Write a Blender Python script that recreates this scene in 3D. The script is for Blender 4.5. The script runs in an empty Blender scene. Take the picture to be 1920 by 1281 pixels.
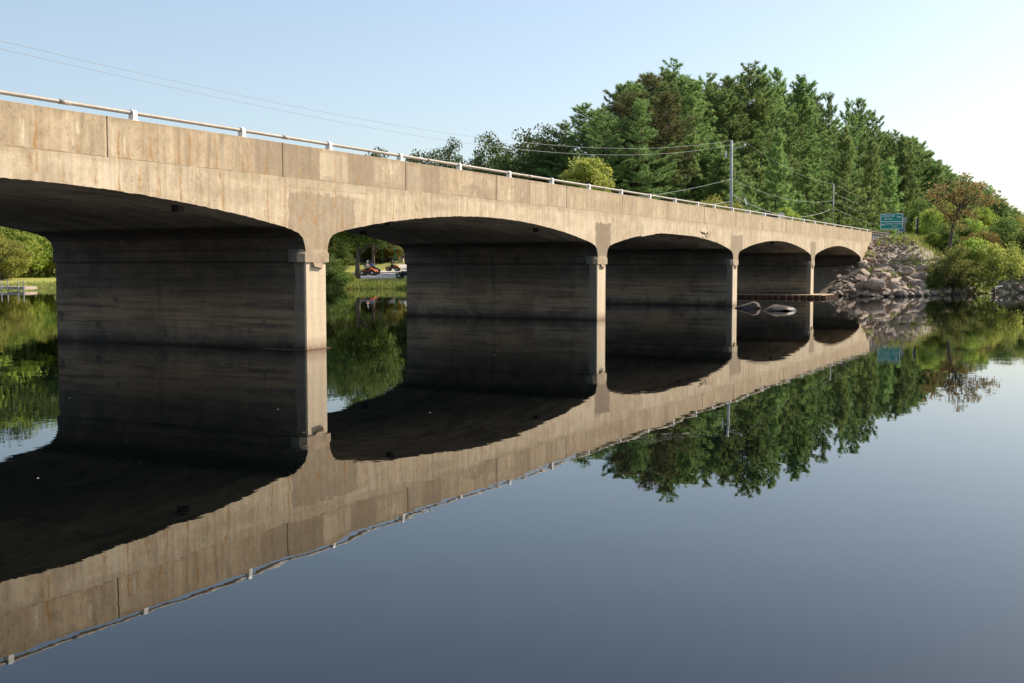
import bpy, bmesh, math, random
import numpy as np
from mathutils import Vector, Matrix, noise as mnoise
sc = bpy.context.scene
R = math.radians
PI = math.pi
# ------------------------------------------------------------------ camera
CAM_H = 2.0
FPX, PITCH, HEAD = 2110.0, R(3.769), R(27.654)
cd = bpy.data.cameras.new("camera"); cam = bpy.data.objects.new("camera", cd)
sc.collection.objects.link(cam); sc.camera = cam
cd.sensor_width = 36.0; cd.lens = 36.0 * FPX / 1920.0
cd.clip_start = 0.1; cd.clip_end = 8000
cam.location = (0, 0, CAM_H); cam.rotation_euler = (R(90) - PITCH, 0, HEAD - R(90))
# ------------------------------------------------------------------ sky, sun, exposure
SUN_AZ, SUN_EL = R(-35.0), R(37.0)          # azimuth from +X towards +Y
SUN = Vector((math.cos(SUN_EL) * math.cos(SUN_AZ), math.cos(SUN_EL) * math.sin(SUN_AZ), math.sin(SUN_EL)))
w = bpy.data.worlds.new("World"); sc.world = w; w.use_nodes = True
wn = w.node_tree.nodes; wl = w.node_tree.links
bg = wn["Background"]
sky = wn.new("ShaderNodeTexSky"); sky.sky_type = 'NISHITA'; sky.sun_disc = False
sky.sun_elevation = SUN_EL; sky.sun_rotation = R(90) - SUN_AZ
sky.altitude = 100; sky.air_density = 1.0; sky.dust_density = 1.7; sky.ozone_density = 2.2
tint = wn.new("ShaderNodeMix"); tint.data_type = 'RGBA'; tint.blend_type = 'MULTIPLY'; tint.inputs[0].default_value = 1.0; tint.inputs[7].default_value = (1.02, 0.965, 0.92, 1)
wl.new(sky.outputs[0], tint.inputs[6]); haze_mix = wn.new("ShaderNodeMix"); haze_mix.data_type = 'RGBA'; haze_mix.inputs[0].default_value = 0.36; haze_mix.inputs[7].default_value = (2.1, 2.55, 2.8, 1)
wl.new(tint.outputs[2], haze_mix.inputs[6]); wl.new(haze_mix.outputs[2], bg.inputs[0]); bg.inputs[1].default_value = 0.15
sd = bpy.data.lights.new("sun", 'SUN'); sun = bpy.data.objects.new("sun", sd); sc.collection.objects.link(sun)
sd.energy = 5.0; sd.angle = R(0.53); sd.color = (1.0, 0.90, 0.76)
sun.rotation_euler = SUN.to_track_quat('Z', 'Y').to_euler(); sun.location = (60, -60, 60)
sc.view_settings.view_transform = 'Standard'; sc.view_settings.look = 'None'
sc.view_settings.exposure = 0.60; sc.view_settings.gamma = 1.0
sc.cycles.use_denoising = True
sc.cycles.max_bounces = 8; sc.cycles.glossy_bounces = 4; sc.cycles.diffuse_bounces = 4
sc.cycles.caustics_reflective = True; sc.cycles.blur_glossy = 0.21
# ------------------------------------------------------------------ helpers
COL = sc.collection
def az_of(px): return HEAD - math.atan((px - 960.0) / math.hypot(FPX, 139.0))
def at(px, d):                              # ground position of a bearing read off the photograph, d metres away
    a = az_of(px); return d * math.cos(a), d * math.sin(a)
def z_at(py, d, px=960):
    c = math.cos(math.atan((px - 960.0) / 2114.6))
    return CAM_H + (501.5 - py) / 2114.6 * d * c
def tag(o, label=None, cat=None, group=None, kind=None):
    if label: o['label'] = label
    if cat: o['category'] = cat
    if group: o['group'] = group
    if kind: o['kind'] = kind
    return o
def empty(name, loc, rz=0.0):
    o = bpy.data.objects.new(name, None); COL.objects.link(o); o.location = loc; o.rotation_euler = (0, 0, rz)
    o.empty_display_size = 0.5
    return o
def link(name, me, parent=None, mats=None, smooth=False):
    o = bpy.data.objects.new(name, me); COL.objects.link(o)
    if parent is not None: o.parent = parent
    for m in (mats if isinstance(mats, (list, tuple)) else [mats] if mats else []): me.materials.append(m)
    if smooth: me.polygons.foreach_set('use_smooth', np.ones(len(me.polygons), dtype=bool))
    return o
def np_mesh(name, V, faces, mi=None):       # V (n,3), faces list of int arrays (k,m) of the same width
    me = bpy.data.meshes.new(name)
    V = np.asarray(V, dtype=np.float32); me.vertices.add(len(V)); me.vertices.foreach_set('co', V.ravel())
    fs = faces if isinstance(faces, list) else [faces]
    loops = np.concatenate([np.asarray(f, dtype=np.int32).ravel() for f in fs])
    tot = np.concatenate([np.full(len(f), np.asarray(f).shape[1], dtype=np.int32) for f in fs])
    st = np.concatenate([[0], np.cumsum(tot)[:-1]]).astype(np.int32)
    me.loops.add(len(loops)); me.loops.foreach_set('vertex_index', loops)
    me.polygons.add(len(tot)); me.polygons.foreach_set('loop_start', st); me.polygons.foreach_set('loop_total', tot)
    if mi is not None: me.polygons.foreach_set('material_index', np.asarray(mi, dtype=np.int32))
    me.update(calc_edges=True); me.validate()
    return me
def grid_faces(r, c, off=0, flip=False):
    i = np.arange(r - 1)[:, None] * c + np.arange(c - 1)[None, :] + off
    f = np.stack([i, i + 1, i + c + 1, i + c], -1).reshape(-1, 4)
    return f[:, ::-1] if flip else f
class MB:                                   # collects shapes, links them as one mesh object
    def __init__(s): s.v = []; s.f = []; s.m = []; s.mat = 0
    def add(s, vs, fs):
        o = len(s.v); s.v += [tuple(p) for p in vs]; s.f += [[i + o for i in f] for f in fs]; s.m += [s.mat] * len(fs)
        return s
    def box(s, x0, x1, y0, y1, z0, z1, M=None, b=0.0):
        if b > 0:
            bm = bmesh.new(); bmesh.ops.create_cube(bm, size=1)
            for v in bm.verts: v.co = Vector(((x0 + x1) / 2 + v.co.x * (x1 - x0), (y0 + y1) / 2 + v.co.y * (y1 - y0), (z0 + z1) / 2 + v.co.z * (z1 - z0)))
            bmesh.ops.bevel(bm, geom=bm.edges[:] , offset=b, segments=2, affect='EDGES', profile=0.5)
            bm.verts.index_update()
            vs = [v.co.copy() for v in bm.verts]; fs = [[v.index for v in f.verts] for f in bm.faces]; bm.free()
        else:
            vs = [Vector((x, y, z)) for z in (z0, z1) for x, y in ((x0, y0), (x1, y0), (x1, y1), (x0, y1))]
            fs = [[3, 2, 1, 0], [4, 5, 6, 7], [0, 1, 5, 4], [1, 2, 6, 5], [2, 3, 7, 6], [3, 0, 4, 7]]
        if M is not None: vs = [M @ v for v in vs]
        return s.add(vs, fs)
    def tube(s, pts, rad, n=8, cap=True):
        pts = [Vector(p) for p in pts]; k = len(pts)
        rad = rad if isinstance(rad, (list, tuple)) else [rad] * k
        vs = []; up = None
        for i, p in enumerate(pts):
            t = (pts[min(i + 1, k - 1)] - pts[max(i - 1, 0)]).normalized()
            if up is None:
                up = Vector((0, 0, 1)) if abs(t.z) < 0.9 else Vector((1, 0, 0))
            a = t.cross(up).normalized(); b = a.cross(t).normalized(); up = b
            vs += [p + (a * math.cos(2 * PI * j / n) + b * math.sin(2 * PI * j / n)) * rad[i] for j in range(n)]
        fs = [[i * n + j, i * n + (j + 1) % n, (i + 1) * n + (j + 1) % n, (i + 1) * n + j] for i in range(k - 1) for j in range(n)]
        if cap: fs += [list(range(n))[::-1], [(k - 1) * n + j for j in range(n)]]
        return s.add(vs, fs)
    def prism(s, poly, z0, z1, M=None):     # horizontal outline pulled upwards
        n = len(poly); vs = [Vector((x, y, z0)) for x, y in poly] + [Vector((x, y, z1)) for x, y in poly]
        fs = [[i, (i + 1) % n, n + (i + 1) % n, n + i] for i in range(n)] + [list(range(n))[::-1], list(range(n, 2 * n))]
        if M is not None: vs = [M @ v for v in vs]
        return s.add(vs, fs)
    def mesh(s, name):
        me = bpy.data.meshes.new(name); me.from_pydata(s.v, [], s.f); me.polygons.foreach_set('material_index', np.array(s.m, dtype=np.int32)); me.update(); return me
    def build(s, name, mats, parent=None, smooth=False): return link(name, s.mesh(name), parent, mats, smooth)
def copy_tree(o, parent=None):
    c = o.copy(); COL.objects.link(c)
    if parent is not None: c.parent = parent; c.matrix_parent_inverse = o.matrix_parent_inverse.copy()
    for ch in list(o.children): copy_tree(ch, c)
    return c
# ------------------------------------------------------------------ materials
class NT:
    def __init__(s, name):
        s.m = bpy.data.materials.new(name); s.m.use_nodes = True; s.t = s.m.node_tree; s.n = s.t.nodes; s.l = s.t.links
        s.b = s.n["Principled BSDF"]; s.out = s.n["Material Output"]
        s.b.inputs['Roughness'].default_value = 0.8
    def new(s, typ, **k):
        n = s.n.new(typ)
        for a, v in k.items(): setattr(n, a, v)
        return n
    def put(s, sock, v):
        if hasattr(v, 'links') or isinstance(v, bpy.types.NodeSocket): s.l.new(v, sock)
        else: sock.default_value = (*v, 1.0) if isinstance(v, (tuple, list)) and len(v) == 3 and sock.type == 'RGBA' else v
    def pos(s): return s.new("ShaderNodeNewGeometry").outputs['Position']
    def objc(s): return s.new("ShaderNodeTexCoord").outputs['Object']
    def mapp(s, v, scale=(1, 1, 1), loc=(0, 0, 0), rot=(0, 0, 0)):
        n = s.new("ShaderNodeMapping"); s.l.new(v, n.inputs[0]); n.inputs['Scale'].default_value = scale; n.inputs['Location'].default_value = loc; n.inputs['Rotation'].default_value = rot
        return n.outputs[0]
    def noise(s, v, scale, detail=4, rough=0.55, dist=0.0):
        n = s.new("ShaderNodeTexNoise"); s.l.new(v, n.inputs['Vector']); n.inputs['Scale'].default_value = scale; n.inputs['Detail'].default_value = detail; n.inputs['Roughness'].default_value = rough; n.inputs['Distortion'].default_value = dist
        return n.outputs['Fac']
    def ramp(s, f, *stops):
        n = s.new("ShaderNodeValToRGB"); s.l.new(f, n.inputs[0]); e = n.color_ramp.elements
        while len(e) < len(stops): e.new(0.5)
        for i, (p, c) in enumerate(stops):
            e[i].position = p; e[i].color = (*c, 1) if isinstance(c, (tuple, list)) else (c, c, c, 1)
        return n.outputs[0]
    def mix(s, f, a, b, blend='MIX'):
        n = s.new("ShaderNodeMix", data_type='RGBA', blend_type=blend)
        s.put(n.inputs[0], f); s.put(n.inputs[6], a); s.put(n.inputs[7], b); return n.outputs[2]
    def math(s, op, a, b=0.0, c=0.0):
        n = s.new("ShaderNodeMath", operation=op); s.put(n.inputs[0], a); s.put(n.inputs[1], b); s.put(n.inputs[2], c); return n.outputs[0]
    def attr(s, name):
        n = s.new("ShaderNodeAttribute"); n.attribute_name = name; return n
    def sep(s, v):
        n = s.new("ShaderNodeSeparateXYZ"); s.l.new(v, n.inputs[0]); return n.outputs
    def bump(s, h, strength=0.3, dist=0.02):
        n = s.new("ShaderNodeBump"); s.l.new(h, n.inputs['Height']); n.inputs['Strength'].default_value = strength; n.inputs['Distance'].default_value = dist
        s.l.new(n.outputs[0], s.b.inputs['Normal'])
    def col(s, c): s.put(s.b.inputs['Base Color'], c)
    def rough(s, r): s.put(s.b.inputs['Roughness'], r)
def plain(name, c, rough=0.6, metal=0.0, var=0.12, scale=8.0):
    t = NT(name); n = t.noise(t.objc(), scale, 4)
    t.col(t.ramp(n, (0.3, tuple(x * (1 - var) for x in c)), (0.7, tuple(min(1, x * (1 + var)) for x in c)))); t.rough(rough); t.b.inputs['Metallic'].default_value = metal
    return t.m
def concrete(name, a, b, dark=0.0):
    t = NT(name); p = t.pos()
    base = t.mix(t.ramp(t.noise(p, 0.45, 5, 0.6), (0.35, 0.0), (0.65, 1.0)), a, b)
    st = t.noise(t.mapp(p, (7, 7, 0.3)), 1.0, 6, 0.65)
    base = t.mix(0.5, base, t.ramp(st, (0.3, (0.5, 0.45, 0.40)), (0.5, (0.93, 0.93, 0.93)), (0.72, (1.35, 1.35, 1.33))), 'MULTIPLY')
    st2 = t.noise(t.mapp(p, (24, 24, 0.55)), 1.0, 5, 0.7)
    base = t.mix(0.3, base, t.ramp(st2, (0.3, (0.66, 0.63, 0.6)), (0.5, (0.97, 0.97, 0.97)), (0.7, (1.25, 1.25, 1.22))), 'MULTIPLY')
    base = t.mix(0.4, base, t.ramp(t.noise(p, 2.3, 7, 0.68), (0.35, (0.72, 0.70, 0.67)), (0.6, (1.08, 1.08, 1.08))), 'MULTIPLY')
    base = t.mix(0.35, base, t.ramp(t.noise(p, 26, 6, 0.7), (0.3, (0.62, 0.6, 0.57)), (0.55, (1, 1, 1)), (0.75, (1.2, 1.2, 1.2))), 'MULTIPLY')
    base = t.mix(0.8, base, t.ramp(t.noise(t.mapp(p, (1, 1, .8)), 6.5, 8, 0.75, 0.4), (0.32, (0.70, 0.67, 0.63)), (0.52, (1.0, 1.0, 1.0)), (0.7, (1.16, 1.16, 1.18))), 'MULTIPLY')
    pits = t.math('MULTIPLY', t.ramp(t.noise(p, 12, 2, 0.4), (0.655, 0.0), (0.70, 1.0)), t.ramp(t.noise(p, 0.8, 3), (0.45, 0.15), (0.62, 1.0)))
    base = t.mix(t.math('MULTIPLY', pits, 0.6), base, (0.16, 0.13, 0.10))
    at_ = t.new("ShaderNodeSeparateColor"); t.l.new(t.attr('stain').outputs['Color'], at_.inputs[0])
    base = t.mix(at_.outputs[2], base, t.mix(t.math('MULTIPLY', st, 0.6), (0.66, 0.56, 0.41), (0.52, 0.43, 0.30)))
    base = t.mix(at_.outputs[1], base, t.mix(t.noise(p, 14, 5), (0.17, 0.125, 0.08), (0.27, 0.205, 0.14)))
    base = t.mix(at_.outputs[0], base, t.mix(t.noise(p, 5, 4), (0.22, 0.115, 0.042), (0.46, 0.275, 0.105)))
    t.col(base); t.rough(0.88); t.b.inputs['Specular IOR Level'].default_value = 0.25
    t.bump(t.math('ADD', t.noise(p, 30, 6, 0.7), t.math('MULTIPLY', pits, -1.2)), 0.5, 0.008)
    return t.m
M = {}
M['fascia'] = concrete('weathered_concrete', (0.61, 0.495, 0.345), (0.52, 0.412, 0.272))
M['parapet'] = concrete('parapet_concrete', (0.51, 0.395, 0.258), (0.44, 0.333, 0.214))
def wall_colour(t, p):                     # stained, board-marked concrete of the pier walls; shade painted in, haunches too
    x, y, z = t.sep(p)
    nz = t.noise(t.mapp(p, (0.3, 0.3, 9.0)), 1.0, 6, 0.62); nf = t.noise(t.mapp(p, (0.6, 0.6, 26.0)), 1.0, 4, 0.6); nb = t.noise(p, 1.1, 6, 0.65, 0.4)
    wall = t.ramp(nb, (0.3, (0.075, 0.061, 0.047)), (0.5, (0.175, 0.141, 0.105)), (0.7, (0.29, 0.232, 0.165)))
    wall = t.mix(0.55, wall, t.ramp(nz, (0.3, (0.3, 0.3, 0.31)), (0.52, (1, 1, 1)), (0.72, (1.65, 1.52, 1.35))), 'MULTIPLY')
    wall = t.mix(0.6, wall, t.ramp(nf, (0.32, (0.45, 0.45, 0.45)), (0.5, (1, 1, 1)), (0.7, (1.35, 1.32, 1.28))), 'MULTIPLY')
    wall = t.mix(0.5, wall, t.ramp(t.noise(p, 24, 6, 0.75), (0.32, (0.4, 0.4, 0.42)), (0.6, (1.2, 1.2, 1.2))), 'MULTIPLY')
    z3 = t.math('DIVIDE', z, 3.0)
    band = t.math('MULTIPLY', t.ramp(z3, (0.10, 0.0), (0.18, 1.0), (0.36, 1.0), (0.52, 0.0)), t.ramp(nz, (0.38, 0.0), (0.6, 0.6)))  # brown stain band that also paints in sunlight thrown up off the water
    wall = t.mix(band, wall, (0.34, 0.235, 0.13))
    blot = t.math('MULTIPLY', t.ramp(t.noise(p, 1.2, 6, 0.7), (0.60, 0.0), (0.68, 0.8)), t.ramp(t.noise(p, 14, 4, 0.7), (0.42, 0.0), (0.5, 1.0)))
    top_shade = t.math('MULTIPLY', t.ramp(t.math('DIVIDE', t.math('ADD', z, t.math('MULTIPLY', nb, 1.0)), 3.0), (0.52, 0.0), (0.75, 1.0)), 0.6)  # shade under the deck painted in: wall colour darkens towards the top
    wall = t.mix(top_shade, wall, (0.03, 0.027, 0.025))
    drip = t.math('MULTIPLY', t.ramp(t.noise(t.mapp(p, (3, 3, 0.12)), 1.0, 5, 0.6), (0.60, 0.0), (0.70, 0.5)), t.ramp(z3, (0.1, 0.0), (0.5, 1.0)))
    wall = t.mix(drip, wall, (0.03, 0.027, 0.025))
    cap_shade = t.ramp(t.math('DIVIDE', t.math('ADD', z, t.math('MULTIPLY', nb, 0.03)), 3.0), (0.0, 0.0), (0.703, 0.0), (0.709, 0.85), (0.722, 0.85), (0.728, 0.0), (0.806, 0.0), (0.811, 0.6), (0.824, 0.0))  # shade of the cap ledge painted as thin dark lines
    wall = t.mix(cap_shade, wall, (0.022, 0.018, 0.016))
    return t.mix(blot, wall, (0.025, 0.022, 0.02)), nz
def pier_mat():
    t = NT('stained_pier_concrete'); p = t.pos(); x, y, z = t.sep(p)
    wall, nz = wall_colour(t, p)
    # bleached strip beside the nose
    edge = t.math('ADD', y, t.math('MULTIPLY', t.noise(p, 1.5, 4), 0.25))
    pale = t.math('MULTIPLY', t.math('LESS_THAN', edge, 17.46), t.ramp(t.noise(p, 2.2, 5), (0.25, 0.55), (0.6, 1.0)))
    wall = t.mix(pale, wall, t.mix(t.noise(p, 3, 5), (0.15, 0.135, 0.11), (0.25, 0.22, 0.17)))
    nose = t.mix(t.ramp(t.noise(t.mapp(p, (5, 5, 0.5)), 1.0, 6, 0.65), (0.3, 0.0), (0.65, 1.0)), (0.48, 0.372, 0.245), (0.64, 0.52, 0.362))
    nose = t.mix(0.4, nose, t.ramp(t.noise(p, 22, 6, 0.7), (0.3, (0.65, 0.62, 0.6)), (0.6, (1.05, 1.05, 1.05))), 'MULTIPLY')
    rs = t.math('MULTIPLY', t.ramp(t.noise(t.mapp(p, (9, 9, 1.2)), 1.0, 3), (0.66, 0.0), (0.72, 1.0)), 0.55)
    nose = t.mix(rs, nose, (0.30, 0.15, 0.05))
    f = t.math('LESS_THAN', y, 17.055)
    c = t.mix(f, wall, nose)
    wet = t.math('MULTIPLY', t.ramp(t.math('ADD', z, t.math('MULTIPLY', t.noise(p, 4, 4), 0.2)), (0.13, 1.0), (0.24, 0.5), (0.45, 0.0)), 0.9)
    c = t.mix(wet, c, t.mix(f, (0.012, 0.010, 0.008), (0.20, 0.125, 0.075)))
    t.col(c); t.rough(0.85); t.bump(t.math('ADD', nz, t.noise(p, 25, 5)), 0.45, 0.012); return t.m
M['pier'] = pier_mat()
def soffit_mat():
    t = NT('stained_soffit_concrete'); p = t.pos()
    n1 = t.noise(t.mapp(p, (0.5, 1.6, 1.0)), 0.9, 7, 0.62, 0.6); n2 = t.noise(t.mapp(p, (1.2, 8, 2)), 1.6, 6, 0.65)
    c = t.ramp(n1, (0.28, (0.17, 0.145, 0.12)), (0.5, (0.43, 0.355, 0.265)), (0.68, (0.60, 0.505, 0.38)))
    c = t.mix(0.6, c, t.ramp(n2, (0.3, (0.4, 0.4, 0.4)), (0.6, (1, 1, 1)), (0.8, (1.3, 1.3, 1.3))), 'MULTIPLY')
    hz = t.math('ADD', t.sep(p)[2], t.math('MULTIPLY', n2, 0.12)); wall, nz = wall_colour(t, p); c = t.mix(t.ramp(t.math('SUBTRACT', hz, 2.6), (0.40, 1.0), (0.46, 0.0)), c, wall)  # haunch shade put into the colour: soffit turns to the dark wall tone low down
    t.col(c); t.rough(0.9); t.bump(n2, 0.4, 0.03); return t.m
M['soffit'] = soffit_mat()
def galv(name, a, b, rough=0.5, metal=0.6):
    t = NT(name); n = t.noise(t.pos(), 6, 5, 0.6); t.col(t.ramp(n, (0.35, a), (0.65, b))); t.rough(rough); t.b.inputs['Metallic'].default_value = metal; return t.m
M['rail'] = galv('galvanised_pipe', (0.26, 0.225, 0.185), (0.36, 0.32, 0.27), 0.6, 0.1)
M['post'] = plain('painted_post', (0.74, 0.72, 0.68), 0.5, 0, 0.08)
M['rusty'] = galv('rusty_steel', (0.06, 0.026, 0.017), (0.17, 0.08, 0.045), 0.8, 0.2)
M['rustdark'] = plain('dark_rusty_iron', (0.035, 0.02, 0.013), 0.85)
M['pole'] = plain('grey_weathered_wood', (0.42, 0.41, 0.40), 0.8, 0, 0.2, 3)
M['darkwood'] = plain('dark_creosote_wood', (0.055, 0.042, 0.035), 0.85)
M['wire'] = plain('wire_aluminium', (0.30, 0.30, 0.31), 0.5)
M['cable'] = plain('cable_sheath', (0.42, 0.43, 0.44), 0.5)
M['white'] = plain('white_insulator', (0.8, 0.8, 0.8), 0.35)
M['steelgrey'] = plain('guardrail_zinc', (0.30, 0.31, 0.32), 0.5, 0.4)
M['signgreen'] = plain('sign_green', (0.0, 0.28, 0.225), 0.45, 0, 0.05)
M['signwhite'] = plain('sign_white', (0.82, 0.84, 0.84), 0.5, 0, 0.03)
M['signgrey'] = plain('sign_back_grey', (0.36, 0.36, 0.38), 0.5)
M['signblue'] = plain('sign_blue', (0.03, 0.10, 0.42), 0.5)
M['asphalt'] = plain('asphalt', (0.06, 0.058, 0.056), 0.9, 0, 0.3, 3)
M['blackrubber'] = plain('black_rubber', (0.016, 0.016, 0.017), 0.85)
M['rim'] = plain('grey_wheel_rim', (0.38, 0.38, 0.38), 0.4, 0.5)
M['orange'] = plain('orange_plastic', (0.72, 0.14, 0.025), 0.35)
M['yellow'] = plain('yellow_plastic', (0.72, 0.36, 0.04), 0.35)
M['blackplastic'] = plain('black_plastic', (0.025, 0.025, 0.028), 0.5)
M['teal'] = plain('teal_paint', (0.03, 0.33, 0.25), 0.5)
M['dockwood'] = plain('dock_planks', (0.36, 0.29, 0.22), 0.8, 0, 0.25, 5)
M['pinkboard'] = plain('pale_pink_board', (0.62, 0.46, 0.40), 0.7)
M['carblue'] = plain('blue_grey_car_paint', (0.06, 0.09, 0.16), 0.25, 0.3, 0.03)
M['glassdark'] = plain('dark_car_glass', (0.015, 0.02, 0.025), 0.08, 0, 0.02)
M['redlens'] = plain('red_lens', (0.45, 0.02, 0.02), 0.3); M['clearlens'] = plain('clear_lens', (0.7, 0.7, 0.7), 0.2)
M['skin'] = plain('skin', (0.52, 0.31, 0.22), 0.6)
M['cl_pink'] = plain('pale_pink_jacket', (0.58, 0.40, 0.33), 0.85); M['cl_dark'] = plain('dark_jacket', (0.03, 0.032, 0.04), 0.85)
M['cl_blue'] = plain('blue_jacket', (0.10, 0.18, 0.38), 0.85); M['cl_jean'] = plain('dark_trousers', (0.035, 0.04, 0.06), 0.9)
M['windscreen'] = plain('pale_windscreen', (0.52, 0.60, 0.68), 0.15)
M['crate'] = plain('grey_case', (0.20, 0.22, 0.26), 0.6)
def leaf_mat(name, cols, trans=0.25, rough=0.65):
    t = NT(name); g = t.new("ShaderNodeNewGeometry"); o = t.new("ShaderNodeObjectInfo")
    k = t.math('ADD', t.math('MULTIPLY', g.outputs['Random Per Island'], 0.6), t.math('MULTIPLY', t.noise(t.objc(), 0.55, 3), 0.4))
    n = len(cols); c = t.ramp(k, *[((i + 0.5) / n * 0.8 + 0.1, cc) for i, cc in enumerate(cols)])
    hsv = t.new("ShaderNodeHueSaturation"); t.l.new(c, hsv.inputs['Color'])
    hsv.inputs['Saturation'].default_value = 0.9
    t.put(hsv.inputs['Hue'], t.math('MULTIPLY_ADD', o.outputs['Random'], 0.03, 0.485)); t.put(hsv.inputs['Value'], t.math('MULTIPLY_ADD', o.outputs['Random'], 0.45, 0.8))
    t.col(hsv.outputs[0]); t.rough(rough); t.b.inputs['Specular IOR Level'].default_value = 0.25
    tr = t.new("ShaderNodeBsdfTranslucent"); t.l.new(hsv.outputs[0], tr.inputs[0]); mx = t.new("ShaderNodeMixShader"); mx.inputs[0].default_value = trans
    t.l.new(t.b.outputs[0], mx.inputs[1]); t.l.new(tr.outputs[0], mx.inputs[2]); t.l.new(mx.outputs[0], t.out.inputs[0])
    return t.m
M['needle'] = leaf_mat('pine_needles', [(0.105, 0.185, 0.05), (0.20, 0.315, 0.08), (0.31, 0.42, 0.11)], 0.45)
M['needle_light'] = leaf_mat('light_pine_needles', [(0.125, 0.215, 0.057), (0.235, 0.36, 0.09), (0.36, 0.48, 0.125)], 0.45)
M['needle_brown'] = leaf_mat('brownish_needles', [(0.085, 0.11, 0.034), (0.18, 0.195, 0.055), (0.30, 0.265, 0.10)], 0.36)
M['leaf'] = leaf_mat('green_leaves', [(0.06, 0.11, 0.016), (0.13, 0.195, 0.024), (0.24, 0.30, 0.04)], 0.38)
M['leaf_bright'] = leaf_mat('sunny_leaves', [(0.11, 0.20, 0.016), (0.25, 0.345, 0.026), (0.46, 0.50, 0.045)], 0.45)
M['leaf_lime'] = leaf_mat('yellow_green_leaves', [(0.17, 0.22, 0.03), (0.32, 0.35, 0.045), (0.48, 0.42, 0.06)], 0.45)
M['leaf_orange'] = leaf_mat('orange_leaves', [(0.20, 0.20, 0.045), (0.40, 0.22, 0.06), (0.30, 0.29, 0.07)], 0.4)
M['leaf_gold'] = leaf_mat('golden_leaves', [(0.14, 0.17, 0.022), (0.30, 0.28, 0.035), (0.48, 0.35, 0.05)], 0.42)
M['leaf_dark'] = leaf_mat('dark_green_leaves', [(0.04, 0.075, 0.017), (0.085, 0.135, 0.026), (0.15, 0.19, 0.038)], 0.3)
M['leaf_olive'] = leaf_mat('olive_leaves', [(0.09, 0.13, 0.018), (0.18, 0.225, 0.03), (0.33, 0.34, 0.05)], 0.4)
M['grassblade'] = leaf_mat('grass_blades', [(0.11, 0.17, 0.024), (0.25, 0.30, 0.045), (0.44, 0.38, 0.09)], 0.4)
M['bark'] = plain('bark', (0.10, 0.078, 0.06), 0.9, 0, 0.4, 4); M['bark_grey'] = plain('grey_bark', (0.17, 0.145, 0.12), 0.9, 0, 0.4, 4)
def rock_mat():
    t = NT('granite_rock'); p = t.objc(); o = t.new("ShaderNodeObjectInfo")
    n = t.noise(p, 2.2, 8, 0.7); c = t.ramp(n, (0.3, (0.10, 0.078, 0.062)), (0.5, (0.29, 0.228, 0.18)), (0.72, (0.55, 0.455, 0.37)))
    c = t.mix(0.5, c, t.ramp(o.outputs['Random'], (0.0, (0.36, 0.34, 0.33)), (0.35, (0.95, 0.88, 0.8)), (0.75, (1.3, 1.22, 1.12)), (1.0, (0.7, 0.68, 0.68))), 'MULTIPLY')
    z = t.sep(t.pos())[2]
    wet = t.ramp(t.math('ADD', z, t.math('MULTIPLY', n, 0.2)), (0.17, 0.85), (0.28, 0.0))
    c = t.mix(wet, c, (0.025, 0.02, 0.016)); t.col(c); t.rough(0.85); t.bump(t.noise(p, 6, 8, 0.7), 0.6, 0.06); return t.m
M['rock'] = rock_mat()
def river_rock_mat():
    t = NT('wet_brown_rock'); p = t.objc(); n = t.noise(p, 5, 8, 0.7, 0.3); c = t.ramp(n, (0.32, (0.03, 0.021, 0.015)), (0.5, (0.085, 0.06, 0.042)), (0.7, (0.19, 0.138, 0.095)))
    z = t.sep(t.pos())[2]; wet = t.ramp(t.math('ADD', z, t.math('MULTIPLY', n, 0.25)), (0.2, 0.95), (0.33, 0.0)); c = t.mix(wet, c, (0.018, 0.013, 0.01)); t.col(c); t.rough(t.mix(wet, (0.85, 0.85, 0.85), (0.35, 0.35, 0.35))); t.bump(t.noise(p, 9, 8, 0.75), 0.8, 0.05); return t.m
M['riverrock'] = river_rock_mat()
def water_mat():
    t = NT('river_water'); p = t.pos()
    t.col((0.0006, 0.0017, 0.0019)); t.rough(0.0); t.b.inputs['IOR'].default_value = 1.48; t.b.inputs['Specular IOR Level'].default_value = 0.5
    patch = t.ramp(t.noise(t.mapp(p, (0.05, 0.08, 1)), 1.0, 3, 0.5), (0.42, 0.15), (0.62, 1.0))
    a = t.noise(t.mapp(p, (0.6, 1.0, 1)), 2.6, 2, 0.45); b = t.noise(t.mapp(p, (1.0, 1.0, 1)), 0.55, 2, 0.5); c = t.noise(p, 9.0, 2, 0.5)
    h = t.math('ADD', t.math('MULTIPLY', b, 0.0021), t.math('MULTIPLY', a, 0.0006))
    h = t.math('ADD', h, t.math('MULTIPLY', t.math('MULTIPLY', c, patch), 0.00034))
    n = t.new("ShaderNodeBump"); t.l.new(h, n.inputs['Height']); n.inputs['Strength'].default_value = 1.0; n.inputs['Distance'].default_value = 1.0
    t.l.new(n.outputs[0], t.b.inputs['Normal']); return t.m
M['water'] = water_mat()
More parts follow.
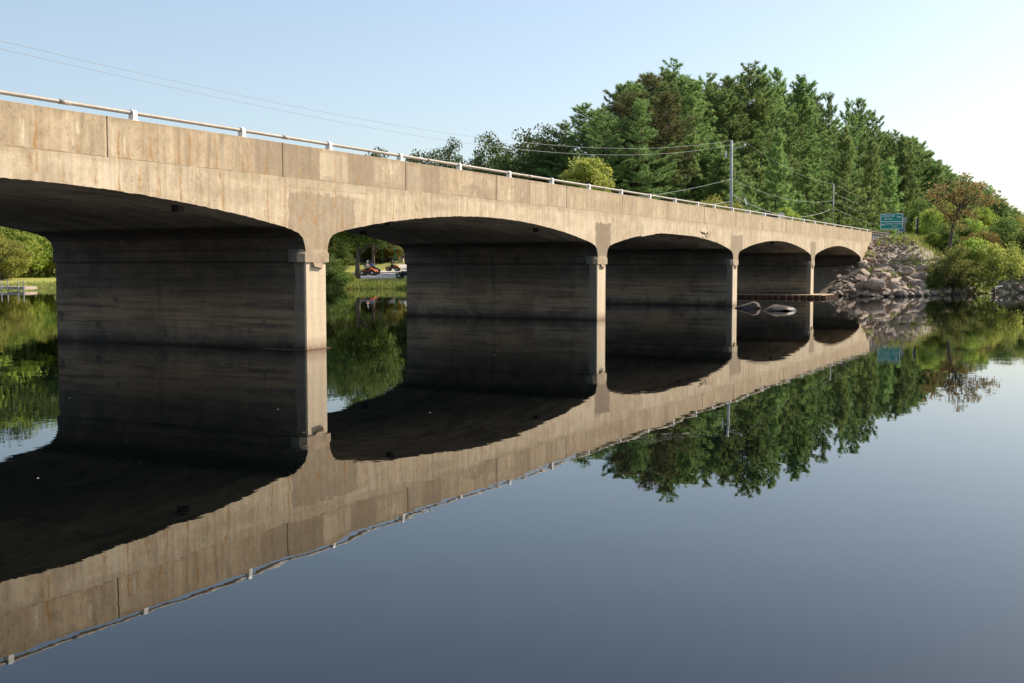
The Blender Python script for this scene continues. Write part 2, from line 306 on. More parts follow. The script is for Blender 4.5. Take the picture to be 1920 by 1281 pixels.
def ground_mat():
    t = NT('bank_ground'); p = t.pos(); a = t.new("ShaderNodeSeparateColor"); t.l.new(t.attr('cover').outputs['Color'], a.inputs[0])
    n = t.noise(p, 0.35, 6, 0.6); f = t.noise(p, 5, 7, 0.7)
    dirt = t.ramp(f, (0.3, (0.17, 0.13, 0.10)), (0.55, (0.36, 0.29, 0.22)), (0.75, (0.54, 0.46, 0.37)))
    lawn = t.mix(t.ramp(n, (0.3, 0.0), (0.7, 1.0)), (0.22, 0.26, 0.035), (0.33, 0.31, 0.06))
    lawn = t.mix(0.5, lawn, t.ramp(f, (0.3, (0.6, 0.6, 0.6)), (0.7, (1.3, 1.3, 1.3))), 'MULTIPLY')
    rough_g = t.mix(t.ramp(n, (0.4, 0.0), (0.6, 1.0)), (0.17, 0.16, 0.045), (0.29, 0.21, 0.10))
    c = t.mix(a.outputs[0], dirt, lawn); c = t.mix(a.outputs[1], c, rough_g); c = t.mix(a.outputs[2], c, (0.055, 0.05, 0.028))
    t.col(c); t.rough(0.95); t.bump(f, 0.6, 0.06); return t.m
M['ground'] = ground_mat()
# ------------------------------------------------------------------ terrain
SHORE = [(150, -600), (140, -300), (114, -50), (104, -8), (101, 3), (97, 7), (90, 9.6), (84, 11.0), (80.6, 12.2), (80.2, 14), (81, 16.2), (84.5, 17.5), (88.5, 20), (89.5, 27), (90.5, 40), (90.5, 52), (88.8, 58), (86.6, 61.5), (84, 68), (80, 79), (74.5, 91), (66, 104), (52, 130), (30, 200), (10, 320), (-40, 700)]
SH = np.array(SHORE, dtype=float)
def shore_dist(X, Y):                        # > 0 on the far bank
    P = np.stack([X, Y], -1); best = np.full(X.shape, 1e9)
    for a, b in zip(SH[:-1], SH[1:]):
        ab = b - a; u = np.clip(((P - a) @ ab) / (ab @ ab), 0, 1); q = a + u[..., None] * ab
        best = np.minimum(best, np.hypot(*(np.moveaxis(P - q, -1, 0))))
    xs = np.interp(Y, SH[:, 1], SH[:, 0])
    return np.where(X > xs, best, -best)
def sstep(a, b, x):
    u = np.clip((x - a) / (b - a), 0, 1); return u * u * (3 - 2 * u)
def nz2(X, Y, s, seed=0):
    return 0.5 * (np.sin(X * s + 1.3 * np.sin(Y * s * 0.7 + seed)) + np.sin(Y * s * 1.1 + 1.7 * np.sin(X * s * 0.6 + seed * 2.1)))
def height(X, Y):
    X = np.asarray(X, float); Y = np.asarray(Y, float)
    d = shore_dist(X, Y); dl = np.maximum(d, 0)
    lawn = np.interp(dl, [0, 1.5, 5, 16, 36, 66, 84, 130, 400], [0.0, 0.4, 0.6, 0.75, 0.97, 1.5, 3.6, 5.0, 9.0])
    dx = np.maximum(97.0 - X, 0); dy = np.maximum(14.2 - Y, 0); dp = np.hypot(dx, dy)
    k = dl / (dl + dp + 1e-6); emb = 4.25 * np.clip(k, 0, 1) ** 0.85
    emb = emb + np.clip(Y - 34, 0, 60) * 0.04 * sstep(97, 108, X) + sstep(160, 500, X) * 3
    m = sstep(46, 62, Y) * sstep(20, 0, X - 150 + (Y - 60) * -0.6 * 0)
    m = sstep(46, 62, Y)
    hgt = emb * (1 - m) + np.maximum(lawn, 0) * m
    hgt = hgt + nz2(X, Y, 0.6) * 0.06 * sstep(0, 3, d)
    near = -12.5 - X                          # near bank, out of the photograph
    hn = np.where(near > 0, np.minimum(near * 0.6, 4.2), -9)
    return np.maximum(np.where(d > 0, hgt, np.maximum(d * 0.5, -2.0) - 0.05), hn)
def ground_z(x, y): return float(height(np.array([x]), np.array([y]))[0])
gx = np.concatenate([np.arange(-400, -40, 40), np.arange(-40, 60, 6), np.arange(60, 130, 0.8), np.arange(130, 300, 5), np.arange(300, 2600, 90)])
gy = np.concatenate([np.arange(-1600, -60, 60), np.arange(-60, -4, 6), np.arange(-4, 112, 0.8), np.arange(112, 260, 5), np.arange(260, 1800, 60)])
GX, GY = np.meshgrid(gx, gy); GZ = height(GX, GY)
me = np_mesh('ground', np.stack([GX, GY, GZ], -1).reshape(-1, 3), grid_faces(len(gy), len(gx)))
D = shore_dist(GX, GY)
lawn = sstep(50, 58, GY) * sstep(-1.5, 0.2, D); rough = (1 - sstep(50, 58, GY)) * np.maximum(sstep(98.5, 103, GX + (15 - GY) * 0.25), sstep(26, 30, GY)) * sstep(0.5, 2, D)
forest = sstep(37, 41, GY) * sstep(99, 104, GX) * (1 - sstep(52, 60, GY) * sstep(170, 140, GX))
ca = me.color_attributes.new('cover', 'FLOAT_COLOR', 'POINT')
ca.data.foreach_set('color', np.stack([lawn, rough, forest, np.ones_like(lawn)], -1).astype(np.float32).ravel())
tag(link('ground', me, None, M['ground'], True), kind='structure')
me = np_mesh('water', [(-1500, -3000, 0), (2600, -3000, 0), (2600, 3000, 0), (-1500, 3000, 0)], np.array([[0, 1, 2, 3]]))
tag(link('water', me, None, M['water']), kind='structure')
def strip(name, pts, width, mat, lift=0.03, n=40):
    P = np.array(pts, float); seg = np.concatenate([[0], np.cumsum(np.hypot(*np.diff(P, axis=0).T))]); s = np.linspace(0, seg[-1], n)
    C = np.stack([np.interp(s, seg, P[:, 0]), np.interp(s, seg, P[:, 1])], -1); T = np.gradient(C, axis=0); T /= np.linalg.norm(T, axis=1)[:, None]; N = np.stack([-T[:, 1], T[:, 0]], -1)
    rows = [C + N * width * u for u in np.linspace(-0.5, 0.5, 7)]
    A = np.stack(rows, 0); Z = height(A[..., 0], A[..., 1]) + lift
    me = np_mesh(name, np.concatenate([A, Z[..., None]], -1).reshape(-1, 3), grid_faces(7, n)); return tag(link(name, me, None, mat, True), kind='structure')
M['path'] = plain('pale_gravel_path', (0.50, 0.45, 0.40), 0.95, 0, 0.15, 0.8)
strip('park_path', [at(480, 122), at(600, 124), at(650, 128), at(700, 138), at(735, 150), at(770, 163), at(800, 180)], 11, M['path'], 0.05, 120)
m_ = MB(); m_.box(96.6, 126, 17.6, 25.1, 3.9, 4.30); tag(m_.build('road', M['asphalt']), kind='structure')
# ------------------------------------------------------------------ the bridge
YF, YB = 17.0, 25.7
PC = [22.18 + 17.72 * k for k in range(-1, 4)]; HW = 0.43
ARCH = [(0.0, 2.36), (0.015, 2.48), (0.04, 2.57), (0.10, 2.70), (0.25, 2.815), (0.45, 2.87), (0.75, 2.94), (1.15, 3.0), (1.95, 3.12), (2.75, 3.22), (3.84, 3.335), (5.1, 3.44), (6.4, 3.515), (7.6, 3.55), (8.6, 3.555), (20, 3.555)]
AX, AZ = np.array(ARCH).T
S3 = np.array([(43.97, 3.26), (45.0, 3.365), (46.3, 3.475), (46.5, 3.48), (48.5, 3.475), (51.08, 3.45), (52.6, 3.36), (53.98, 3.25)])
ENDS = [(-13.2, PC[0])] + list(zip(PC[:-1], PC[1:])) + [(PC[-1], 92.0 + HW)]
def arch_z(s):
    s = np.asarray(s, float); z = np.full(s.shape, 2.36)
    for a, b in ENDS:
        l, r = a + HW, b - HW; m = (s > l) & (s < r); u = np.minimum(s - l, r - s); z = np.where(m, np.interp(u, AX, AZ), z)
    m = (s > 43.97) & (s < 53.98); z = np.where(m, np.interp(s, S3[:, 0], S3[:, 1]), z)
    z = np.where(s >= 92.0, np.interp(s, [92.0, 92.9, 95.04, 96.39], [1.55, 2.28, 3.58, 4.36]), z)
    return z
ZJ, ZP = 4.11, 4.895
JOINTS = [15.72 + 5.235 * k for k in range(-5, 16)]
base_cols = np.concatenate([np.arange(-13, 12, 0.2), np.arange(12, 20.9, 0.018), np.arange(20.9, 24.1, 0.011), np.arange(24.1, 31, 0.02), np.arange(31, 56, 0.045), np.arange(56, 96.39, 0.08), [96.39]])
extra = [p + sg * (HW + e) for p in PC + [92.0 + HW] for sg in (-1, 1) for e in (-0.001, 0.001, 0.015, 0.04, 0.07, 0.10, 0.17, 0.25, 0.35)]
extra = [e for e in extra if -13 < e < 96.3]
cols = np.unique(np.round(np.concatenate([base_cols, extra]), 4))
pcols = np.unique(np.round(np.concatenate([base_cols, [j + e for j in JOINTS if j < 96 for e in (-0.016, -0.013, 0.013, 0.016)]]), 4))
rs = np.random.RandomState(7)
def noise1(s, scale, seed):
    r = np.random.RandomState(seed); g = r.rand(4096); x = s / scale + 500; i = np.floor(x).astype(int) % 4096; f = x - np.floor(x); f = f * f * (3 - 2 * f)
    return g[i] * (1 - f) + g[(i + 1) % 4096] * f
def noise2(a, b, seed):
    r = np.random.RandomState(seed); g = r.rand(256, 256); i = np.floor(a).astype(int); j = np.floor(b).astype(int); u = a - i; v = b - j; u = u * u * (3 - 2 * u); v = v * v * (3 - 2 * v)
    G = lambda p, q: g[p % 256, q % 256]
    return (G(i, j) * (1 - u) + G(i + 1, j) * u) * (1 - v) + (G(i, j + 1) * (1 - u) + G(i + 1, j + 1) * u) * v
def s_of(px): return YF / math.tan(az_of(px))
def streak(S, T, px, t0, t1, wid, k, seed, lean=0.0):     # T: 0 top .. 1 bottom
    s0 = s_of(px); r = np.random.RandomState(seed)
    c = s0 + (noise2(T * 4 + seed, T * 0 + seed, seed) - 0.5) * 0.05 + (noise2(T * 17 + seed, T * 0 + seed, seed + 5) - 0.5) * 0.02 + lean * (T - t0)
    wd = .72 * wid * (0.25 + 0.9 * noise2(T * 7 + seed * 3, T * 0 + 4, seed + 1)) * (0.5 + 0.8 * np.clip((T - t0) / max(t1 - t0, 1e-3), 0, 1))
    inside = sstep(t0 - 0.02, t0 + 0.08, T) * (1 - sstep(t1 - 0.03, t1 + 0.03, T))
    return 1.4 * k * (np.exp(-((S - c) / wd) ** 2) + .22 * np.exp(-((S - c) / (wd * 3.5)) ** 2)) * inside * (.55 + .6 * noise2(T * 14 + seed, T * 0 + 9, seed + 2))
def soft_streaks(S, T, seed, dens):
    a = noise1(S, 0.09, seed) * 0.5 + noise1(S, 0.32, seed + 1) * 0.5; b = noise2(S / 0.5, T * 2.2 + seed, seed + 2)
    return np.clip((a - (0.62 - dens)) * 3.2, 0, 1) * np.clip(b * 1.6 - 0.2, 0, 1)
# parapet staining
NR = 56
def parapet_stain(S, T):
    Rr = np.zeros_like(S); G = np.zeros_like(S); B = np.zeros_like(S)
    for a, b, g in [(482, 536, .42), (536, 603, .48), (655, 703, .42), (790, 826, .34), (966, 985, .30), (985, 995, .34), (1026, 1047, .22), (190, 203, .18), (352, 362, .28), (884, 934, .0), (1210, 1225, .08)]:
        sa, sb = s_of(a), s_of(b); wob = (noise2(T * 6, S * 0 + a, 5) - 0.5) * 0.05
        G = np.maximum(G, 1.25 * g * (S > sa + wob) * (S < sb + wob) * (.8 + .4 * noise2(S * 3, T * 3, 29)))
    for a, b, t0 in [(868, 932, .58), (700, 766, .78), (768, 820, .80), (610, 655, .86), (880, 900, .5)]:
        G = np.maximum(G, .36 * (S > s_of(a)) * (S < s_of(b)) * (T > t0 + (noise1(S, .2, 31) - .5) * .08))
    for a, b, g in [(603, 655, .35), (703, 760, .18), (766, 790, .30), (1047, 1066, .28), (205, 260, .16), (995, 1026, .16)]:
        B = np.maximum(B, g * (S > s_of(a)) * (S < s_of(b)) * (T > 0.12))
    L = [(75, .3, 1, .05, .75), (71, .72, 1, .05, .8), (152, .75, 1, .03, .6), (157, .2, .5, .02, .45), (174, .8, 1, .03, .6), (229, .3, 1, .035, .65), (247, .45, 1, .05, .4), (291, .15, 1, .035, .7), (341, .25, 1, .03, .6), (361, .15, 1, .05, .75), (410, .1, 1, .03, .6), (412, .6, 1, .05, .6), (469, .15, 1, .028, .6), (468, .7, 1, .05, .6), (458, .75, 1, .02, .5), (503, .4, 1, .03, .6), (567, .2, 1, .03, .55), (590, .3, .7, .025, .5), (592, .75, 1, .03, .5), (631, .2, 1, .028, .7), (675, .2, 1, .025, .5), (732, .3, 1, .03, .6), (994, .1, 1, .03, .45), (1026, .1, 1, .025, .5), (821, .1, .5, .02, .3)]
    for i, (px, a, b, wd, k) in enumerate(L): Rr = np.maximum(Rr, streak(S, T, px, a, b, wd, k, 40 + i))
    for i, (px, a, b) in enumerate([(877, .45, .95), (892, .62, .95), (981, .2, .75), (736, .15, .5), (154, .2, .5), (590, .2, .6), (1097, .3, .95), (955, .3, .9), (53, .3, .9), (218, .2, .95), (240, .4, .9), (1352, .1, .5)]): B = np.maximum(B, streak(S, T, px, a, b, .04, .75, 90 + i))
    far = sstep(34, 50, S)
    B = np.maximum(B, soft_streaks(S, T, 11, .02) * (.45 + .1 * far) * sstep(.1, .5, T) * (1 - (G > .1) * .8))
    G = np.maximum(G, soft_streaks(S, T, 21, .06) * .42 * (1 - .45 * far))
    G = np.maximum(G, .34 * np.clip(noise2(S / 1.1, T * 1.6 + 7, 26) * 2.2 - 1.15, 0, 1) * (1 - .5 * far))
    G = np.maximum(G, .28 * (1 - sstep(0.0, .14, T)) * (0.4 + noise1(S, .4, 3)))
    G = np.maximum(G, .9 * sstep(.965, .985, T + (noise1(S, .1, 19) - .5) * .03) * (noise1(S, .3, 17) > .22))
    Rr = np.maximum(Rr, .4 * sstep(.96, 1.0, T) * (noise1(S, .5, 18) > .55))
    return Rr, G, B
def fascia_stain(S, T, Z):
    Rr = np.zeros_like(S); G = np.zeros_like(S); B = np.zeros_like(S)
    wob = (noise2(Z * 4, S * 0 + 3, 9) - .5) * .14; topw = 3.86 + (noise1(S, .09, 61) - .5) * .12
    for (a, b, zt, g) in [(21.15, 23.78, 3.78, .60), (39.28, 40.75, 3.68, .92), (56.7, 58.85, 3.68, .78), (74.55, 76.05, 3.7, .72)]:
        G = np.maximum(G, g * (S > a + wob) * (S < b + wob * .7) * (Z < zt + (noise1(S, .09, 61) - .5) * .14) * (.86 + .2 * noise2(S * 6, Z * 6, 66)))
    for p in PC[1:]:   # necks
        G = np.maximum(G, .5 * (np.abs(S - p) < .55) * (Z < 2.9))
    B = np.maximum(B, .55 * (S > 23.15) * (S < 24.3) * (Z > 3.78) * (Z < 4.06) * (noise1(S, .25, 4) * .6 + .5))
    # map cracks over the first pier
    pts = np.random.RandomState(12).rand(17, 2) * [2.5, 1.5] + [21.2, 2.35]
    m = (S > 20.9) & (S < 23.9) & (Z < 3.95)
    d = np.sort(np.hypot(S[..., None] + .06 * (noise2(S * 9, Z * 9, 77) - .5)[..., None] - pts[:, 0], Z[..., None] + .06 * (noise2(S * 9, Z * 9, 78) - .5)[..., None] - pts[:, 1]), axis=-1)
    crack = np.exp(-((d[..., 1] - d[..., 0]) / .013) ** 2) * m * (.3 + .9 * noise2(S * 3, Z * 3, 79)); Rr = np.maximum(Rr, crack * 1.0 + .12 * np.exp(-((d[..., 1] - d[..., 0]) / .07) ** 2) * m)
    B = np.maximum(B, .3 * m * (d[..., 0] < .2) * (noise2(S * 2, Z * 2, 80) > .6) * (Z < 3.6))
    lt = (S > 20.95) & (S < 24.4); Rr = np.maximum(Rr, .55 * np.exp(-((Z - (3.88 + .03 * noise1(S, .3, 71))) / .010) ** 2) * lt); G = np.maximum(G, .3 * ((Z > 3.88) & lt & ((S < 22.6) | (S > 24.0))))
    L = [(74, 0, .75, .035, .65), (60, .1, .45, .04, .5), (122, .1, .95, .025, .4), (184, .2, .9, .03, .35), (228, 0, 1, .03, .5), (266, .1, .95, .05, .5), (299, 0, 1, .03, .6), (304, .1, 1, .025, .6), (342, 0, 1, .03, .7), (364, 0, .4, .03, .5), (415, 0, .25, .035, .7), (421, .15, .95, .03, .5), (468, .1, 1, .025, .45), (504, 0, 1, .028, .75), (536, 0, 1, .035, .6), (631, 0, 1, .03, .7), (643, .4, 1, .03, .6), (686, .1, 1, .05, .35), (738, .1, .95, .028, .6), (702, .2, .9, .02, .4), (970, 0, .9, .025, .3), (1067, .1, .95, .025, .4), (1092, .2, .7, .03, .3), (156, .2, .8, .03, .3), (1330, .3, .9, .2, .4)]
    for i, (px, a, b, wd, k) in enumerate(L): Rr = np.maximum(Rr, streak(S, T, px, a, b, wd, k, 140 + i, .0))
    Rr = np.maximum(Rr, streak(S, T, 771, 0, 1, .03, .75, 199, .45))
    far = sstep(28, 36, S)
    B = np.maximum(B, soft_streaks(S, T, 111, .08) * (.65 + .25 * far) * sstep(.06, .35, T) * (1 - (G > .3)))
    G = np.maximum(G, soft_streaks(S, T, 121, .05) * .42)
    G = np.maximum(G, .3 * np.clip(noise2(S / .9, T * 1.8 + 3, 126) * 2.2 - 1.2, 0, 1))
    G = np.maximum(G, .34 * (1 - sstep(.05, .3, T)) * (.4 + .8 * noise1(S, .35, 33)))
    Rr = np.maximum(Rr, .22 * soft_streaks(S, T, 131, -.04) * (1 - far))
    for a, b, g in [(1146, 1202, .16), (1392, 1420, .12)]: G = np.maximum(G, g * (S > s_of(a)) * (S < s_of(b)))
    for a, b, g in [(1202, 1240, .3), (1060, 1112, .25)]: B = np.maximum(B, g * (S > s_of(a)) * (S < s_of(b)))
    return Rr, G, B
def set_stain(me, n, arrs):
    a = np.zeros((n, 4), np.float32); k = 0
    for (r, g, b) in arrs:
        m_ = r.size; a[k:k + m_, 0] = np.clip(r, 0, 1).ravel(); a[k:k + m_, 1] = np.clip(g, 0, 1).ravel(); a[k:k + m_, 2] = np.clip(b, 0, 1).ravel(); k += m_
    me.color_attributes.new('stain', 'FLOAT_COLOR', 'POINT').data.foreach_set('color', a.ravel())
bridge = empty('road_bridge', (0, YF, 0))
tag(bridge, 'long beige concrete bridge with five low arches crossing the river', 'bridge')
def shift(me):
    me.transform(Matrix.Translation((0, -YF, 0))); return me
# girder: front fascia (outer face), soffit, back face
NF = 84
T = np.linspace(0, 1, NF)[::-1]
S = np.tile(cols, (NF, 1)); zb = arch_z(cols) + ((noise1(cols, .13, 5) - .5) * .016 + .035 * np.clip(noise1(cols, .11, 6) - .72, 0, 1) * (noise1(cols, .9, 8) > .4)) * (np.abs(cols[:, None] - np.array(PC)).min(1) > .8)
Tg = np.tile(T[:, None], (1, len(cols))); Z = zb[None, :] * Tg + ZJ * (1 - Tg)
Yg = np.full_like(S, YF) + (noise2(S * 2.5, Z * 2.5, 55) - .5) * .006
# broken patch by the third arch
spall = np.exp(-(((S - s_of(1322)) / .55) ** 2 + ((Z - 3.62) / .2) ** 2)) * (noise2(S * 5, Z * 8, 88) > .5); Yg = Yg + spall * .12
Fv = np.stack([S, Yg, Z], -1).reshape(-1, 3); nF = len(Fv)
ys = np.array([0, .02, .05, .12, .5, 1.2, 2.4, 3.8, 5.2, 6.6, 7.8, YB - YF])
So = np.stack([np.tile(cols, (len(ys), 1)), np.tile(YF + ys[:, None], (1, len(cols))), np.tile(zb, (len(ys), 1))], -1)
So[0, :, 1] = Yg[0]
Sv = So.reshape(-1, 3)
Bk = np.stack([np.tile(cols, (2, 1)), np.full((2, len(cols)), YB), np.stack([zb, np.full_like(zb, ZJ)])], -1).reshape(-1, 3)
Tp = np.stack([np.tile(cols, (2, 1)), np.stack([np.full_like(zb, YF), np.full_like(zb, YB)]), np.full((2, len(cols)), ZJ)], -1).reshape(-1, 3)
c_ = len(cols); o1 = nF; o2 = o1 + len(Sv); o3 = o2 + len(Bk)
f1 = grid_faces(NF, c_, 0); f2 = grid_faces(len(ys), c_, o1, True); f3 = grid_faces(2, c_, o2, True); f4 = grid_faces(2, c_, o3)
mi = np.concatenate([np.zeros(len(f1)), np.ones(len(f2)), np.zeros(len(f3)), np.zeros(len(f4))])
endf = np.array([[c_ - 1, o1 + len(Sv) - 1, o2 + len(Bk) - 1, (NF - 1) * c_ + c_ - 1]])
me = np_mesh('arched_girder', np.concatenate([Fv, Sv, Bk, Tp]), np.concatenate([f1, f2, f3, f4, endf]), np.concatenate([mi, [0]]))
st = fascia_stain(S, 1 - (Z - zb[None, :]) / (ZJ - zb[None, :]), Z); st = (np.maximum(st[0], spall * .25), np.maximum(st[1], spall * .7), st[2])
set_stain(me, len(me.vertices), [st])
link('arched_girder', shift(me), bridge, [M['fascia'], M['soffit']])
# parapets
def parapet(yf, sign, name):
    S = np.tile(pcols, (NR, 1)); Tt = np.tile(np.linspace(1, 0, NR)[:, None], (1, len(pcols))); Z = ZJ * Tt + ZP * (1 - Tt)
    gr = np.min(np.abs(pcols[:, None] - np.array(JOINTS)[None, :]), 1) < .0145
    y = yf + sign * (.018 + np.where(gr, .07, 0))[None, :] + (noise2(S * 2, Z * 2, 56) - .5) * .004
    F = np.stack([S, np.broadcast_to(y, S.shape), Z], -1).reshape(-1, 3); c = len(pcols)
    yy = np.array([.018, .03, .31]); zz = np.array([ZP, ZP + .006, ZP + .004])
    top = np.stack([np.tile(pcols, (3, 1)), yf + sign * np.tile(yy[:, None], (1, c)), np.tile(zz[:, None], (1, c))], -1)
    top[0, :, 1] = y[-1]; top = top.reshape(-1, 3)
    bk = np.stack([np.tile(pcols, (2, 1)), np.full((2, c), yf + sign * .31), np.tile(np.array([[ZP + .004], [ZJ + .06]]), (1, c))], -1).reshape(-1, 3)
    fl = sign < 0; a = len(F); b = a + len(top)
    end = np.array([[c - 1, b + 2 * c - 1, b + c - 1, a - 1]])
    me = np_mesh(name, np.concatenate([F, top, bk]), np.concatenate([grid_faces(NR, c, 0, fl), grid_faces(3, c, a, fl), grid_faces(2, c, b, fl), end]))
    if sign > 0:
        st = parapet_stain(S, Tt); jd = np.min(np.abs(pcols[:, None] - np.array(JOINTS)[None, :]), 1)
        G = np.maximum(st[1], (.9 * (jd < .014) + .25 * np.exp(-(jd / .04) ** 2))[None, :] * np.ones_like(Tt)); set_stain(me, len(me.vertices), [(st[0] * (jd > .014)[None, :], G, st[2])])
    return link(name, shift(me), bridge, M['parapet'])
parapet(YF, 1, 'parapet'); parapet(YB, -1, 'parapet')
# square end block of the near parapet
e_ = MB(); e_.box(96.39, 96.62, YF + .01, YF + .34, 4.30, 5.02, b=.015); o = e_.build('end_block', M['parapet'], bridge); o.data.transform(Matrix.Translation((0, -YF, 0)))
d_ = MB(); d_.box(-13, 96.4, YF + .33, YB - .33, ZJ + .004, ZJ + .19); o = d_.build('road_deck', M['asphalt'], bridge); o.data.transform(Matrix.Translation((0, -YF, 0)))
# rail and posts
RY, RZ = YF + .15, 5.055
POSTS = [13.31 + 3.197 * k for k in range(-7, 13)] + [54.25 + 3.135 * k for k in range(14)]
for sgn, ry in ((1, RY), (-1, YB - .15)):
    t_ = MB(); t_.tube([(x, ry, RZ) for x in np.linspace(-13, 96.2, 120)], .040, 12)
    for x in POSTS[1::2]: t_.tube([(x + 1.4, ry, RZ), (x + 1.66, ry, RZ)], .0455, 12)
    o = t_.build('pipe_rail', M['rail'], bridge, True); o.data.transform(Matrix.Translation((0, -YF, 0)))
pm = MB()
prof = [(-.075, 0), (-.075, .16), (-.062, .195), (-.03, .215), (.03, .215), (.055, .19), (.06, .0)]
vs = [Vector((x, y, z)) for x in (-.055, .055) for y, z in prof]; n = len(prof)
pm.add(vs, [[i, (i + 1) % n, n + (i + 1) % n, n + i] for i in range(n)] + [list(range(n))[::-1], list(range(n, 2 * n))])
pm.box(-.085, .085, -.085, .085, 0, .012)
post_me = pm.mesh('rail_post'); post_me.materials.append(M['post'])
for ry, fl in ((RY, 0), (YB - .15, PI)):
    for x in POSTS:
        o = link('rail_post', post_me, bridge); o.location = (x, ry - YF, ZP + .006); o.rotation_euler = (0, 0, fl)
# piers with caps
def pier(pc, chip):
    p = MB(); c = .045
    poly = [(-HW + c, 0), (HW - c, 0), (HW, c), (HW, YB - YF - .1), (-HW, YB - YF - .1), (-HW, c)]
    zs = np.linspace(-1.5, 2.16, 2)
    p.prism([(pc + x, YF + .03 + y) for x, y in poly], -1.5, 2.16)
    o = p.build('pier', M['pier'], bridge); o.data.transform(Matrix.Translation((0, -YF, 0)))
    k = MB()
    def ring(e, y0, z):
        q = .13
        return [Vector((pc + x, YF + y, z)) for x, y in [(-e + q, y0), (e - q, y0), (e, y0 + q), (e, .36), (HW + .035, .46), (HW + .035, YB - YF + .0), (-HW - .035, YB - YF + .0), (-HW - .035, .46), (-e, .36), (-e, y0 + q)]]
    lv = [ring(.60, -.012, 2.125), ring(.605, -.014, 2.33), ring(.48, -.010, 2.44)]; n = 10
    k.add(sum(lv, []), [[l * n + i, l * n + (i + 1) % n, (l + 1) * n + (i + 1) % n, (l + 1) * n + i] for l in range(2) for i in range(n)] + [list(range(n))[::-1], list(range(2 * n, 3 * n))])
    capo = k.build('pier_cap', M['cap'], o); capo.data.transform(Matrix.Translation((0, -YF, 0)))
    b = MB(); b.add([Vector((pc + x, YF + y, z)) for x, y, z in [(-.17, -.03, 2.12), (.2, -.03, 2.12), (.24, .05, 2.12), (-.2, .05, 2.12), (-.14, -.05, 2.02), (.17, -.04, 1.985), (.26, .04, 1.98), (-.19, .05, 2.0)]], [[3, 2, 1, 0], [4, 5, 6, 7], [0, 1, 5, 4], [1, 2, 6, 5], [2, 3, 7, 6], [3, 0, 4, 7]][::1])
    if chip:
        bo = b.build('broken_lip', M['cap'], o); bo.data.transform(Matrix.Translation((0, -YF, 0)))
    return o
def cap_mat():
    t = NT('cap_concrete'); p = t.pos(); x, y, z = t.sep(p)
    n = t.noise(p, 3, 6, 0.65); g = t.noise(p, 20, 6, 0.7)
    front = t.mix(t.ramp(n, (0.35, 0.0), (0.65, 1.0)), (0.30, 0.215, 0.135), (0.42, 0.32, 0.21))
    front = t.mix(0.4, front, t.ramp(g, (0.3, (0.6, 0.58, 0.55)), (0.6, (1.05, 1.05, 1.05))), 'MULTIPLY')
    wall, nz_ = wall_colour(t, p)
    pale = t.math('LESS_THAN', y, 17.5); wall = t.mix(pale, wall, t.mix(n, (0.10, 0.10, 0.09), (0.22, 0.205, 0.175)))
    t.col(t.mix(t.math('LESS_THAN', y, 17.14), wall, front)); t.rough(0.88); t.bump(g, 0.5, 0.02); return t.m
M['cap'] = cap_mat()
for i, pc in enumerate(PC):
    po = pier(pc, i > 0)
    if i == 4:                               # sheet-piled footing round the last pier
        fo = MB(); fo.box(73.4, 77.2, 15.95, 27.0, -1.0, .225); fo_ = fo.build('footing_slab', M['parapet'], po); fo_.data.transform(Matrix.Translation((0, -YF, 0)))
        sp = MB(); path = []
        def zig(a, b, nrm):
            L = (b - a).length; k = max(2, int(L / .42)); out = []
            for q in range(k):
                for u, o_ in ((0, 0), (.18, .16), (.5, .16), (.68, 0)): out.append(a.lerp(b, (q + u) / k) + nrm * o_)
            return out
        path += zig(Vector((73.3, 27, 0)), Vector((73.3, 15.85, 0)), Vector((-1, 0, 0))) + zig(Vector((73.3, 15.85, 0)), Vector((77.3, 15.85, 0)), Vector((0, -1, 0))) + zig(Vector((77.3, 15.85, 0)), Vector((77.3, 27, 0)), Vector((1, 0, 0)))
        n = len(path); sp.add([p_ + Vector((0, 0, z)) for z in (-1.0, .185) for p_ in path], [[i_, i_ + 1, n + i_ + 1, n + i_] for i_ in range(n - 1)])
        so = sp.build('sheet_piling', M['rusty'], po); so.data.transform(Matrix.Translation((0, -YF, 0)))
        md = so.modifiers.new('thickness', 'SOLIDIFY'); md.thickness = .02
    if i == 1:
        lg = MB(); lg.box(pc - .48, pc + .50, YF - .05, YF + 1.3, -1.2, -.0) ; lg.v = [(x, y, z if z < -.5 else .008) for x, y, z in lg.v]
        lo = lg.build('footing_ledge', plain('wet_rusty_ledge', (0.10, 0.045, 0.012), 0.3), po); lo.data.transform(Matrix.Translation((0, -YF, 0)))
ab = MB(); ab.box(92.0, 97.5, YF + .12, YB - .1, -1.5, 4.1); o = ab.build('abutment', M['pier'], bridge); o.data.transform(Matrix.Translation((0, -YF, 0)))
ab = MB(); ab.box(-20, -13.2 + HW, YF + .12, YB - .1, -1.5, 4.1); o = ab.build('abutment', M['pier'], bridge); o.data.transform(Matrix.Translation((0, -YF, 0)))
